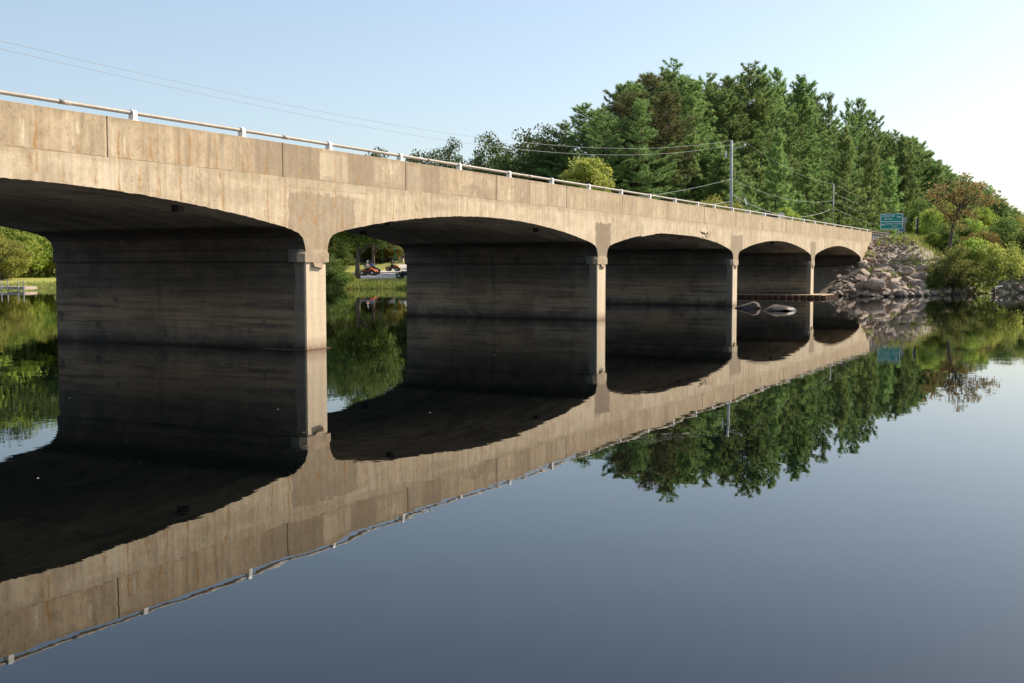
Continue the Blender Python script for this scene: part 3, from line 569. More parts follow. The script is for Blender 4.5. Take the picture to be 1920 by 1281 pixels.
# square iron drain pipes under the arches
for x, y in [(18.1, 17.55), (26.0, 17.45), (35.35, 17.55), (50.6, 17.6), (67.6, 17.7), (26.0, 24.9), (18.1, 24.9), (35.35, 24.9)]:
    z = float(arch_z(np.array([x]))[0]); q = MB()
    for a0, a1, b0, b1 in ((-.09, .09, -.09, -.075), (-.09, .09, .075, .09), (-.09, -.075, -.075, .075), (.075, .09, -.075, .075)): q.box(x + a0, x + a1, y + b0 - YF, y + b1 - YF, z - .13, z + .05)
    q.build('drain_pipe', M['rustdark'], bridge)
q = MB(); q.tube([(52.4, .35, 3.5), (52.4, .35, 3.05)], .012, 6); q.tube([(52.4, .35, 3.05), (52.4, .35, 2.95)], .04, 8); q.build('hanging_rod', M['rusty'], bridge)
q = MB(); q.tube([(44.6, .55, 3.33), (46.5, .55, 3.42), (50, .55, 3.43), (52.5, .55, 3.36)], .05, 8); q.build('conduit', M['rusty'], bridge)
# ------------------------------------------------------------------ vegetation builders
def rnd(seed): return np.random.RandomState(seed)
def unit(v): return v / np.maximum(np.linalg.norm(v, axis=-1, keepdims=True), 1e-9)
def blades(P, D, ln, wd, rs_):                # thin triangles
    n = len(P); side = unit(np.cross(D, rs_.randn(n, 3)))
    V = np.stack([P - side * wd[:, None], P + side * wd[:, None], P + D * ln[:, None]], 1).reshape(-1, 3)
    return V, np.arange(3 * n).reshape(n, 3)
def leaves(P, size, rs_, up=0.35):            # folded diamond leaves
    n = len(P); a = unit(rs_.randn(n, 3) + [0, 0, -up * .4]); nrm = unit(rs_.randn(n, 3) + [0, 0, up * 2]); b = unit(np.cross(a, nrm)); s = size[:, None]
    V = np.stack([P - a * s * .6, P + b * s * .36, P + a * s * .62, P - b * s * .36], 1).reshape(-1, 3)
    return V, np.arange(4 * n).reshape(n, 4)
def wood_mesh(name, tubes, mat):
    m = MB()
    for pts, rad, n in tubes: m.tube(pts, rad, n)
    me = m.mesh(name); me.materials.append(mat); me.polygons.foreach_set('use_smooth', np.ones(len(me.polygons), dtype=bool)); return me
def pine_meshes(seed, H=26.0, Rm=4.0, base=.2, whorls=34, droop=0.0, conic=False, mat='needle', blade=.44, dens=1.0, tuftn=9):
    r = rnd(seed); P = []; Dr = []; tubes = []
    lean = r.randn(2) * .012 * H
    ax = lambda z: np.array([lean[0] * (z / H) ** 2, lean[1] * (z / H) ** 2, z])
    tubes.append(([ax(z) for z in np.linspace(0, H * .985, 9)], [max(.02, H * .0115 * (1 - .93 * u)) for u in np.linspace(0, 1, 9)], 8))
    for k in range(whorls):
        t = (k + r.rand() * .8) / whorls; z = H * (base + (1 - base) * t)
        prof = (1 - t) ** (.95 if conic else .5) * min(1.0, (.75 if conic else .5) + 1.8 * t) + .06
        nb = r.randint(4, 7); a0 = r.rand() * 7
        for b in range(nb):
            if r.rand() < .10: continue
            L = Rm * 1.22 * prof * (.45 + .75 * r.rand() ** 1.2) ; az = a0 + b * 2 * PI / nb + r.randn() * .25
            el = (-.12 - droop) * (1 - t) + t * .85 + r.randn() * .10
            d = np.array([math.cos(az) * math.cos(el), math.sin(az) * math.cos(el), math.sin(el)]); sd_ = np.array([-math.sin(az), math.cos(az), 0])
            n = max(3, int(L * 9 * dens)); u = .22 + .78 * r.rand(n) ** .75
            curve = lambda q: ax(z) + d * L * q + np.array([0, 0, .16 * L]) * q * q
            lat = (r.rand(n) - .5) * 2 * (.42 * L * u * (1.08 - u) + .14)
            pts = ax(z) + d * (L * u)[:, None] + np.array([0, 0, .16 * L]) * (u * u)[:, None] + sd_ * lat[:, None] + r.randn(n, 3) * [.05, .05, .07]
            P.append(np.repeat(pts, tuftn, 0)); tip = d * .75 + np.array([0, 0, .42]) 
            dd = tip + sd_ * (np.sign(lat) * .45)[:, None]
            Dr.append(np.repeat(dd, tuftn, 0))
            tubes.append(([curve(0), curve(.5), curve(.95)], [.035 + L * .008, .025, .008], 3))
    # leader tuft
    P.append(np.repeat([ax(H)], 26, 0) - np.stack([r.randn(26) * .05, r.randn(26) * .05, r.rand(26) * 1.2], -1)); Dr.append(np.tile([0, 0, 1.0], (26, 1)))
    P = np.concatenate(P); Dr = unit(unit(np.concatenate(Dr)) + r.randn(len(P), 3) * .48); n = len(P)
    V, F = blades(P, Dr, blade * (.6 + .7 * r.rand(n)), .04 * (.8 + .6 * r.rand(n)) * blade / .46, r)
    crown = np_mesh('crown', V, F); crown.materials.append(M[mat])
    return crown, wood_mesh('trunk', tubes, M['bark'])
def broadleaf_meshes(seed, H=14.0, Rm=4.5, base=.2, N=95, per=95, leaf=.27, mat='leaf', crad=.95, bark='bark', trunk_r=None, squash=1.0):
    r = rnd(seed); cz = H * (base + (1 - base) * .5); hz = H * (1 - base) * .5
    dirs = unit(r.randn(N, 3)); lob = unit(r.randn(9, 3)); la = .75 + .4 * r.rand(9)
    sc_ = np.max(np.clip((dirs @ lob.T), 0, 1) ** 3 * la, 1) * .45 + .62
    rad = (.25 + .75 * r.rand(N) ** .45) * sc_
    C = dirs * rad[:, None] * np.array([Rm, Rm, hz]) * .93 + [0, 0, cz]
    C[:, 2] = np.where(C[:, 2] < H * base, H * base + r.rand(N) * .6, C[:, 2])
    P = []
    for c in C:
        k = int(per * (.6 + .8 * r.rand())); cr = crad * (.65 + .7 * r.rand())
        q = unit(r.randn(k, 3)) * (r.rand(k, 1) ** .5) * cr * [1.15, 1.15, .72]; P.append(c + q)
    P = np.concatenate(P); V, F = leaves(P, leaf * (.6 + .8 * r.rand(len(P))), r)
    crown = np_mesh('crown', V, F); crown.materials.append(M[mat])
    tr = trunk_r or H * .016; top = H * (base + (1 - base) * .65); wob = r.randn(2) * .25
    T = [np.array([wob[0] * math.sin(u * 3), wob[1] * math.sin(u * 2.4), u * top]) for u in np.linspace(0, 1, 7)]
    tubes = [(T, [tr * (1.25 if i == 0 else 1 - .8 * i / 6) for i in range(7)], 9)]
    for c in C[:: max(1, N // 26)]:
        z0 = max(H * base * .7, min(top * .92, c[2] - np.hypot(c[0], c[1]) * .8)); s_ = np.array([0, 0, z0]); mid = (s_ + c) / 2 + [0, 0, -.25]
        tubes.append(([s_, mid, c], [tr * .42, tr * .24, .015], 5))
    return crown, wood_mesh('trunk', tubes, M[bark])
def plant_kind(meshes):
    return meshes
def plant(name, meshes, x, y, H, Href, wide=1.0, rz=0.0, label='', cat='tree', group=None, z=None, tilt=(0, 0)):
    e = empty(name, (x, y, (ground_z(x, y) if z is None else z) - .08), rz); e.rotation_euler = (tilt[0], tilt[1], rz); k = H / Href; e.scale = (k * wide, k * wide, k)
    tag(e, label, cat, group)
    link('trunk', meshes[1], e); link('crown', meshes[0], e); return e
PINES = [pine_meshes(1, 26, 4.5, .14, 24, 0, False, 'needle', dens=1.5), pine_meshes(2, 26, 4.1, .22, 22, .05, False, 'needle', dens=1.45), pine_meshes(3, 26, 4.8, .16, 22, 0, False, 'needle_light', dens=1.5), pine_meshes(4, 26, 3.9, .34, 22, .05, False, 'needle_brown', dens=1.0), pine_meshes(5, 26, 5.2, .12, 21, .1, False, 'needle', dens=1.5), pine_meshes(6, 26, 4.3, .2, 25, 0, False, 'needle_light', dens=1.5)]
CONES = [pine_meshes(11, 12, 3.0, .05, 24, .12, True, 'needle_light', .40, 1.35), pine_meshes(12, 12, 2.6, .05, 22, .1, True, 'needle', .40, 1.3), pine_meshes(13, 12, 3.3, .04, 22, .15, True, 'needle_light', .42, 1.3)]
BROAD = [broadleaf_meshes(21, 14, 4.6, .10, 170, 105, .23, 'leaf_dark'), broadleaf_meshes(22, 14, 4.2, .10, 165, 105, .23, 'leaf_dark'), broadleaf_meshes(23, 14, 5.0, .10, 130, 100, .27, 'leaf_bright'), broadleaf_meshes(24, 14, 4.4, .10, 120, 95, .25, 'leaf_bright')]
SHRUB = [broadleaf_meshes(31, 4, 2.5, .02, 100, 110, .12, 'leaf', .5), broadleaf_meshes(32, 4, 2.3, .02, 100, 110, .12, 'leaf_bright', .5), broadleaf_meshes(33, 4, 2.2, .02, 95, 110, .12, 'leaf_lime', .5), broadleaf_meshes(34, 4, 2.4, .02, 90, 110, .12, 'leaf_gold', .5)]
SKYX = [-400, 0, 300, 600, 680, 740, 770, 800, 850, 880, 915, 960, 1000, 1040, 1060, 1090, 1120, 1155, 1215, 1262, 1300, 1325, 1360, 1400, 1448, 1475, 1500, 1540, 1570, 1605, 1640, 1680, 1710, 1745, 1780, 1850, 1890, 1925, 2200]
SKYY = [230, 232, 250, 282, 290, 288, 274, 288, 270, 284, 258, 268, 236, 242, 228, 197, 202, 158, 136, 118, 148, 142, 138, 124, 132, 158, 145, 172, 190, 185, 212, 243, 268, 296, 322, 348, 385, 402, 440]
def px_of(x, y):
    h = x * math.cos(HEAD) + y * math.sin(HEAD); r_ = x * math.sin(HEAD) - y * math.cos(HEAD); return 960 + 2114.6 * r_ / h
def top_limit(x, y, drop=14):
    px = px_of(x, y); d = math.hypot(x, y); return z_at(np.interp(px, SKYX, SKYY) + drop, d, px)
R_ = rnd(99)
# pines that make the skyline: bearing in the photograph, height of the tip, distance, kind, width, wording
SKYLINE = [
 (1092, 194, 120, 0, 1.0, 'dark pine with a bent tip at the low end of the tall pine stand'),
 (1060, 224, 122, 1, .9, 'shorter dark pine beside the broad green tree at the low end of the stand'),
 (1122, 199, 124, 1, .95, 'dark pine just before the stand steps up to its tallest trees'),
 (1157, 156, 128, 0, .95, 'pine with a twin ragged top where the stand steps up'),
 (1186, 157, 131, 5, .9, 'slim pine squeezed between two taller ragged pines'),
 (1218, 134, 134, 3, 1.0, 'brownish pine next to the highest pine of the stand'),
 (1262, 116, 142, 4, 1.05, 'highest pine of the stand, with a club-shaped top'),
 (1290, 150, 146, 0, .9, 'lower pine between the highest pine and its rounded neighbour'),
 (1325, 140, 150, 2, .95, 'light green pine with a small rounded top beside the highest pine'),
 (1362, 142, 152, 1, .8, 'narrow dark pine filling the gap left of the broad fan-topped pine'),
 (1392, 123, 156, 2, 1.15, 'broad pine with a fan-shaped top behind the tall utility pole'),
 (1418, 126, 160, 0, .9, 'pine with a forked top touching the broad fan-topped one'),
 (1450, 131, 172, 5, 1.0, 'open-topped pine with sky showing through its upper branches'),
 (1502, 143, 186, 0, 1.1, 'dark layered pine with a flat pagoda-like top'),
 (1548, 172, 196, 1, .8, 'thin pine leaning out beside the pagoda-topped pine'),
 (1586, 184, 214, 1, .8, 'thin pine with a brush-like tip, first of a close pair'),
 (1607, 183, 228, 5, .85, 'pine with a brush-like tip, taller trunk of a close pair'),
 (1632, 206, 236, 0, 1.1, 'pine sloping down from the close pair of brush-tipped pines'),
 (1676, 241, 262, 4, .8, 'lone thin pine standing clear of the falling skyline'),
 (1704, 268, 280, 5, 1.0, 'pale pine on the lower end of the falling skyline'),
 (1746, 296, 320, 1, 1.0, 'small dark pine behind the orange-leaved tree'),
 (1776, 318, 350, 0, 1.2, 'farthest small pine seen over the orange-leaved tree')]
for i, (px, py, d, k, wd, lab) in enumerate(SKYLINE):
    x, y = at(px, d); zt = z_at(py + 12, d, px); H = zt - ground_z(x, y)
    plant('pine_tree', PINES[k], x, y, H, 26, wd * 26 / H * .98 if H < 26 else wd, R_.rand() * 6.28, lab, 'pine tree', 'tall pines of the stand beyond the bridge')
LX, LY = at(1101, 105)
def in_lime_light(x, y):                     # keeps the sunlit side of the round yellow-green tree open
    dx, dy = x - LX, y - LY; a = dx * math.cos(SUN_AZ) + dy * math.sin(SUN_AZ); b = -dx * math.sin(SUN_AZ) + dy * math.cos(SUN_AZ)
    return -4 < a < 24 and abs(b) < 5.5
cnt = 0
tries = 0; placed = []
while cnt < 112 and tries < 5000:
    tries += 1
    x = 106 + 260 * R_.rand() ** 1.5; y = 41 + 34 * R_.rand() ** 1.1 + max(0, x - 200) * .02
    if y > x * .48 or any((x - a) ** 2 + (y - b) ** 2 < 8.5 for a, b in placed) or in_lime_light(x, y): continue
    placed.append((x, y)); gz = ground_z(x, y); H = min(top_limit(x, y, 9 + 26 * R_.rand()) - gz, 30) * (.9 + .1 * R_.rand())
    if H < 8: continue
    plant('pine_tree', PINES[R_.randint(6)], x, y, H, 26, (1.05 + .3 * R_.rand()) * max(1, (22 / H) ** .5), R_.rand() * 6.28, 'green pine packed into the dense stand beyond the bridge', 'pine tree', 'pines packed inside the stand'); cnt += 1
# conifers at the foot of the stand
FRONT = [(1452, 245, 140, 0, .95, 'young light green fir standing out in front of the dark pines'), (1580, 240, 170, 2, 1.0, 'dense young green fir left of the slim utility pole'), (1625, 262, 176, 0, 1.0, 'feathery young fir behind the green road sign'), (1540, 330, 150, 1, 1.1, 'bushy young fir beside the slim utility pole'),
 (1205, 296, 132, 1, 1.1, 'young dark fir right of the yellow-green round tree'), (1255, 250, 132, 2, .9, 'grey-green fir in front of the highest pine'), (1310, 300, 128, 0, 1.0, 'ragged young fir left of the tall utility pole'), (1665, 300, 186, 2, 1.1, 'soft green fir just above the green road sign'), (1710, 335, 150, 0, 1.0, 'small fir above the dark post of the white roadside plate')]
for px, py, d, k, wd, lab in FRONT:
    x, y = at(px, d); H = z_at(py, d, px) - ground_z(x, y); plant('fir_tree', CONES[k], x, y, H, 12, wd * (12 / H) ** .5, R_.rand() * 6.28, lab, 'fir tree', 'young firs at the foot of the stand')
cnt = 0
while cnt < 46:
    x = 112 + 158 * R_.rand() ** 1.3; y = 34.5 + 7 * R_.rand(); gz = ground_z(x, y); H = min(5 + 8 * R_.rand(), top_limit(x, y, 20) - gz)
    if H < 2 or in_lime_light(x, y): cnt += .2; continue
    plant('fir_tree', CONES[R_.randint(3)], x, y, H, 12, (1.0 + .4 * R_.rand()), R_.rand() * 6.28, 'low fir in the undergrowth along the foot of the stand', 'fir tree', 'low firs in the undergrowth'); cnt += 1
cnt = 0
while cnt < 34:
    x = 104 + 144 * R_.rand() ** 1.2; y = 33 + 4.5 * R_.rand(); H = 1.8 + 2.6 * R_.rand()
    plant('bush', SHRUB[R_.choice([0, 0, 1, 1, 2])], x, y, H, 4, 1.0 + .5 * R_.rand(), R_.rand() * 6.28, 'green roadside bush at the edge of the forest', 'bush', 'bushes along the forest edge'); cnt += 1
# broad-leaved trees seen over and under the bridge
OVER = [(700, 288, 165, 1, 1.0, 'tree whose top barely shows over the bridge rail, farthest from the pines'), (770, 274, 160, 0, 1.0, 'dark pointed tree just above the rail, with sky either side'), (806, 286, 158, 1, .9, 'small low tree top between two larger ones above the rail'), (850, 270, 152, 1, .62, 'narrow tree with a slim tip above the rail'), (886, 284, 146, 0, .9, 'low green tree top beside the rounded tree above the rail'),
 (916, 257, 138, 1, .85, 'rounded two-lobed tree standing above the rail'), (958, 264, 136, 0, .8, 'dark tree merging with the large one by the pines'), (1002, 234, 128, 0, 1.0, 'large olive tree at the low end of the pine stand'), (1038, 243, 124, 1, .9, 'dark leafy tree touching the first pines')]
for px, py, d, k, wd, lab in OVER:
    x, y = at(px, d); H = z_at(py, d, px) - ground_z(x, y); plant('leafy_tree', BROAD[k], x, y, H, 14, wd, R_.rand() * 6.28, lab, 'tree', 'leafy trees seen over the bridge rail')
LIME = broadleaf_meshes(41, 9, 3.1, .06, 120, 120, .19, 'leaf_lime', .62)
x, y = at(1101, 105); plant('leafy_tree', LIME, x, y, z_at(277, 105, 1101) - ground_z(x, y), 9, 1.14, 1.0, 'round yellow-green tree glowing in front of the dark pines', 'tree')
x, y = at(1346, 104); plant('bush', SHRUB[2], x, y, z_at(362, 104, 1346) - ground_z(x, y), 4, 1.1, 1.0, 'bright yellow-green bush beside the foot of the tall utility pole', 'bush')
x, y = at(1472, 112); plant('bush', SHRUB[1], x, y, z_at(382, 112, 1472) - ground_z(x, y), 4, .7, 2.0, 'pale thin bush behind the dark car on the bridge', 'bush')
# trees round the lawn across the river (seen through the arches and in the water)
LAWN = [(-70, 150, 20, 2), (-20, 147, 18, 3), (22, 152, 21, 2), (60, 158, 19, 3), (95, 154, 20, 2), (130, 158, 19, 3), (-110, 152, 20, 2), (180, 150, 17, 0), (240, 152, 16, 3), (300, 156, 17, 1), (360, 160, 17, 2), (420, 164, 17, 0), (480, 168, 17, 1), (540, 172, 17, 0), (590, 175, 16, 1), (640, 180, 17, 0), (700, 196, 17, 3), (745, 198, 16, 0), (790, 192, 16, 2), (600, 172, 13, 0), (570, 170, 12, 1), (655, 205, 17, 1), (672, 198, 16, 0), (690, 210, 17, 3), (720, 205, 17, 1), (765, 212, 17, 0), (610, 196, 17, 0), (580, 200, 17, 1), (630, 192, 15, 2), (550, 190, 17, 0), (515, 182, 17, 3), (450, 176, 17, 1), (390, 172, 17, 0), (330, 168, 17, 2), (270, 164, 17, 3), (210, 160, 17, 0), (150, 158, 17, 2), (115, 154, 17, 1), (75, 152, 18, 0), (40, 150, 18, 1), (0, 150, 17, 0), (-45, 146, 18, 1)]
for i, (px, d, H, k) in enumerate(LAWN):
    x, y = at(px, d); gz = ground_z(x, y); H = min(H, top_limit(x, y, 10) - gz)
    plant('leafy_tree', BROAD[k], x, y, H, 14, 1.0 + .2 * R_.rand(), R_.rand() * 6.28, 'leafy tree in the row behind the lawn seen under the bridge', 'tree', 'trees in the row behind the lawn')
for i, (px, d, H, k) in enumerate([(-30, 136, 6.5, 2), (10, 134, 6.5, 1), (35, 140, 6, 2), (62, 141, 5.5, 1), (88, 143, 6, 2), (112, 142, 5, 1), (-60, 130, 7, 2), (3, 126, 5, 2), (725, 186, 5, 3), (742, 190, 4.5, 2), (700, 192, 4, 1), (757, 192, 5, 0), (640, 168, 4, 0), (615, 175, 4, 0), (660, 188, 4.5, 0), (675, 190, 5, 2), (690, 188, 4, 0), (648, 186, 5, 1), (712, 192, 5, 2), (630, 180, 4.5, 0)]):
    x, y = at(px, d); plant('bush', SHRUB[k], x, y, H, 4, 1.05, R_.rand() * 6.28, 'leafy bush at the back edge of the lawn seen under the bridge', 'bush', 'bushes at the back of the lawn')
SHADE = broadleaf_meshes(51, 13, 5.2, .15, 190, 105, .21, 'leaf', .95, 'bark', .30)
x, y = at(670, 116); plant('leafy_tree', SHADE, x, y, 12.5, 13, 1.0, .6, 'big shade tree with forked trunk between the lawn road and the river', 'tree')
for px, d, H, k in [(608, 108, 3.0, 0), (625, 109, 2.4, 0), (640, 107, 1.5, 0), (652, 108.5, 1.3, 1)]:
    x, y = at(px, d); plant('bush', SHRUB[k], x, y, H, 4, 1.1, R_.rand() * 6.28, 'dark shore bush beside the first pier, left of the shade tree', 'bush', 'shore bushes left of the shade tree')
x, y = at(126, 104); plant('bush', SHRUB[0], x, y, 1.9, 4, 1.0, .3, 'dark shore bush at the far end of the first pier, near the dock', 'bush')
# right bank
x, y = at(1786, 88.5); RB = broadleaf_meshes(61, 4.6, 2.75, .06, 125, 125, .105, 'leaf_olive', .42, 'bark', .09)
plant('bush', RB, x, y, 4.0, 4.6, 1.0, 0, 'large round green bush on the rocky shore below the road sign', 'bush')
x, y = at(1752, 87.5); plant('bush', SHRUB[0], x, y, 1.5, 4, .9, 2, 'low dark bush squatting behind the shore boulders', 'bush')
x, y = at(1826, 93); plant('bush', SHRUB[1], x, y, 4.6, 4, .85, 1.2, 'yellowish bush growing against the large round green bush', 'bush')
G2 = broadleaf_meshes(62, 5.2, 2.4, .30, 95, 110, .105, 'leaf_lime', .45, 'bark_grey', .12)
x, y = at(1868, 92); plant('shore_tree', G2, x, y, 5.3, 5.2, 1.0, 0.4, 'small golden tree leaning over the water on a bare slanting trunk', 'tree', tilt=(R(-6), R(-14)))
x, y = at(1836, 101); plant('bush', SHRUB[3], x, y, 3.4, 4, 1.0, 1.9, 'reddish golden bush behind the leaning golden tree', 'bush')
for px, d, H, k, lab in [(1745, 112, 3.6, 1, 'green leafy bush behind the dark post of the white plate'), (1768, 118, 4.6, 1, 'tall pale green bush under the orange-leaved tree'), (1800, 122, 4.8, 0, 'green thicket bush behind the orange tree trunk'), (1725, 128, 5.0, 0, 'dark green bush between the fir and the roadside plate'), (1838, 126, 4.8, 1, 'pale green bush between the orange tree and the far golden tree')]:
    x, y = at(px, d); plant('bush', SHRUB[k], x, y, H, 4, .85, R_.rand() * 6, lab, 'bush')
for px, d, H, k, lab in [(1771, 101, 2.6, 0, 'green shrub hiding the foot of the orange-leaved tree'), (1796, 104, 3.2, 0, 'dark green shrub beside the trunk of the orange-leaved tree'), (1815, 108, 3.4, 1, 'mid green shrub filling the slope past the orange-leaved tree'), (1750, 100, 1.7, 1, 'low green shrub on the grassy slope above the boulder heap')]:
    x, y = at(px, d); plant('bush', SHRUB[k], x, y, H, 4, .95, R_.rand() * 6, lab, 'bush')
FG = broadleaf_meshes(63, 9, 3.2, .12, 95, 85, .2, 'leaf_gold', .7, 'bark', .16)
x, y = at(1905, 116); plant('leafy_tree', FG, x, y, z_at(398, 116, 1905) - ground_z(x, y), 9, .9, .5, 'golden-leaved tree farthest along the shore', 'tree')
for px, d, H, k, lab in [(1888, 104, 4.4, 0, 'dark green bush under the golden-leaved tree'), (1912, 101, 4.0, 0, 'dark leafy bush at the very end of the visible shore'), (1935, 103, 4.6, 1, 'leafy bush past the golden-leaved tree'), (1955, 108, 5, 3, 'bush past the end of the visible shore')]:
    x, y = at(px, d); plant('bush', SHRUB[k], x, y, H, 4, .95, R_.rand() * 6, lab, 'bush', 'bushes at the end of the shore')
# orange-leaved oak with a sparse, lopsided crown
def oak():
    r = rnd(71); T = [(0, 0, 0), (.15, 0, 1.6), (.35, .05, 3.1), (.75, .1, 4.2), (1.3, .1, 5.0)]
    tubes = [(T, [.17, .14, .12, .09, .06], 8)]
    ends = [(-1.9, .2, 5.0), (-1.2, -.3, 5.9), (-.4, .4, 5.4), (.3, -.2, 6.3), (1.1, .3, 6.9), (1.9, -.2, 6.2), (2.6, .3, 5.9), (3.3, .0, 5.2), (3.7, .2, 4.6), (2.7, -.3, 4.7), (1.7, .4, 5.0), (.7, -.3, 4.6), (-.6, .2, 4.3), (.1, .3, 3.3), (.8, -.2, 2.9), (-.5, -.2, 3.6), (2.2, .2, 5.3), (-1.5, .0, 5.4), (.8, .1, 5.8), (.2, .4, 2.4), (1.6, 0, 3.4)]
    P = []
    for i, e in enumerate(ends):
        e = np.array(e); s_ = np.array(T[3 if i % 3 else 2]); mid = (s_ + e) / 2 + [0, 0, .2]; tubes.append(([s_, mid, e], [.045, .03, .01], 5))
        for q in range(4):
            c = mid + (e - mid) * r.rand() + r.randn(3) * [.25, .35, .18]; P.append(c + r.randn(26, 3) * [.24, .26, .15])
    P = np.concatenate(P); V, F = leaves(P, .17 * (.6 + .8 * r.rand(len(P))), r); me = np_mesh('crown', V, F); me.materials.append(M['leaf_orange']); return me, wood_mesh('trunk', tubes, M['bark'])
x, y = at(1777, 97)
o = plant('oak_tree', oak(), x, y, 7.0, 7.0, 1.0, HEAD - R(90) - R(20), 'sparse orange-leaved tree leaning out over the roadside bushes', 'tree'); o.scale = (1.02, 1.02, 1.04)
# far wooded ridge and woods that close the view to the side
cnt = 0
for i in range(60):
    x = 420 + 330 * R_.rand(); y = 30 + 60 * R_.rand() - max(0, (x - 420)) * .03; gz = ground_z(x, y); H = min(top_limit(x, y, 6 + 20 * R_.rand()) - gz, 30)
    if H < 5: continue
    plant('pine_tree', PINES[i % 6], x, y, H, 26, 1.5, R_.rand() * 6.28, 'distant pine on the wooded ridge farthest down the road', 'pine tree', 'distant pines on the ridge')
for i, px in enumerate(range(1690, 1975, 11)):
    for d in (215 + 40 * R_.rand(), 300 + 60 * R_.rand()):
        x, y = at(px, d); gz = ground_z(x, y); H = min(z_at(np.interp(px, SKYX, SKYY) + 2 + 16 * R_.rand() ** 2, d, px) - gz, 30)
        if H > 3: plant('pine_tree', (PINES if i % 3 else CONES)[i % 3], x, y, H, 26 if i % 3 else 12, (1.25 + .3 * R_.rand()) * max(1, (16 / H) ** .6) * (1 if i % 3 else .6), R_.rand() * 6.28, 'pine in the dark wood sloping down behind the golden shore trees', 'pine tree', 'pines in the sloping dark wood')
for i in range(46):
    y = -6 - 95 * R_.rand() ** 1.2; x = float(np.interp(y, SH[:, 1], SH[:, 0])) + 6 + 55 * R_.rand() ** 1.4
    plant('leafy_tree', BROAD[i % 4], x, y, 7 + 7 * R_.rand(), 14, 1.1, R_.rand() * 6.28, 'leafy tree on the far bank downstream of the bridge', 'tree', 'trees downstream on the far bank')
for i in range(34):
    y = -4 - 80 * R_.rand(); x = float(np.interp(y, SH[:, 1], SH[:, 0])) + 1 + 5 * R_.rand()
    plant('bush', SHRUB[i % 3], x, y, 1.5 + 2 * R_.rand(), 4, 1.2, R_.rand() * 6.28, 'leafy bush on the waterline downstream of the bridge', 'bush', 'bushes downstream on the far bank')
# grass tufts: one ground cover
def grass():
    r = rnd(81); P = []; L = []
    def patch(n, px0, px1, d0, d1, hmin, hmax, cond=None):
        px = px0 + (px1 - px0) * r.rand(n); d = d0 + (d1 - d0) * r.rand(n); a = np.array([az_of(q) for q in px]); x = d * np.cos(a); y = d * np.sin(a); sd_ = shore_dist(x, y); k = (sd_ > -.25) & (cond(x, y, sd_) if cond else True)
        x, y = x[k], y[k]; h = hmin + (hmax - hmin) * r.rand(len(x)); P.append(np.stack([x, y, np.maximum(height(x, y) - .03, -.1)], -1)); L.append(h)
    patch(34000, 600, 780, 98, 118, .2, .6, lambda x, y, s: s < 4.5)
    patch(9000, -20, 135, 100, 120, .15, .4, lambda x, y, s: s < 3)
    patch(9000, 1690, 1800, 86, 112, .25, .8, lambda x, y, s: (x > 99 + (y - 13) * -.4))
    patch(6000, 1700, 1930, 84, 112, .2, .6)
    patch(9000, 1605, 1740, 80, 100, .12, .42, lambda x, y, s: (s > 3) & (nz2(x, y, 1.3, 2) > .25))
    patch(9000, 1625, 1760, 97, 150, .2, .7, lambda x, y, s: (y < 16.5) & (y > 11.5))
    P = np.concatenate(P); L = np.concatenate(L); n = len(P); Dr = unit(np.array([0, 0, 1.0]) + r.randn(n, 3) * .38)
    V, F = blades(P, Dr, L, .022 + .03 * r.rand(n), r); me = np_mesh('grass', V, F); return tag(link('grass', me, None, M['grassblade']), 'wild grass and weeds along the banks', None, None, 'stuff')
grass()
# ------------------------------------------------------------------ boulders
def boulder(seed, cuts=9, flat=.8):
    r = rnd(seed); bm = bmesh.new(); bmesh.ops.create_icosphere(bm, subdivisions=3, radius=1)
    pl = [(Vector(unit(r.randn(3))), .42 + .4 * r.rand()) for _ in range(cuts)]
    for v in bm.verts:
        p = v.co.copy()
        for n_, d_ in pl:
            q = p.dot(n_)
            if q > d_: p -= n_ * (q - d_) * .94
        p *= 1 + .11 * mnoise.noise(p * 1.7 + Vector((seed * 3.1, 0, 0))) + .04 * mnoise.noise(p * 5 + Vector((seed, 1, 2)))
        v.co = Vector((p.x, p.y * .85, p.z * flat))
    me = bpy.data.meshes.new('boulder'); bm.to_mesh(me); bm.free(); me.materials.append(M['rock']); return me
BOUL = [boulder(200 + i, 8 + i % 4, .62 + .08 * (i % 4)) for i in range(10)]
def rock(name, x, y, z, s, label, group=None, k=None, rot=None):
    o = bpy.data.objects.new(name, BOUL[R_.randint(10) if k is None else k]); COL.objects.link(o); o.location = (x, y, z)
    o.rotation_euler = rot or (R_.randn() * .35, R_.randn() * .35, R_.rand() * 6.28); o.scale = (s * (.8 + .5 * R_.rand()), s * (.8 + .4 * R_.rand()), s * (.75 + .3 * R_.rand())) if not isinstance(s, tuple) else s
    return tag(o, label, 'rock', group)
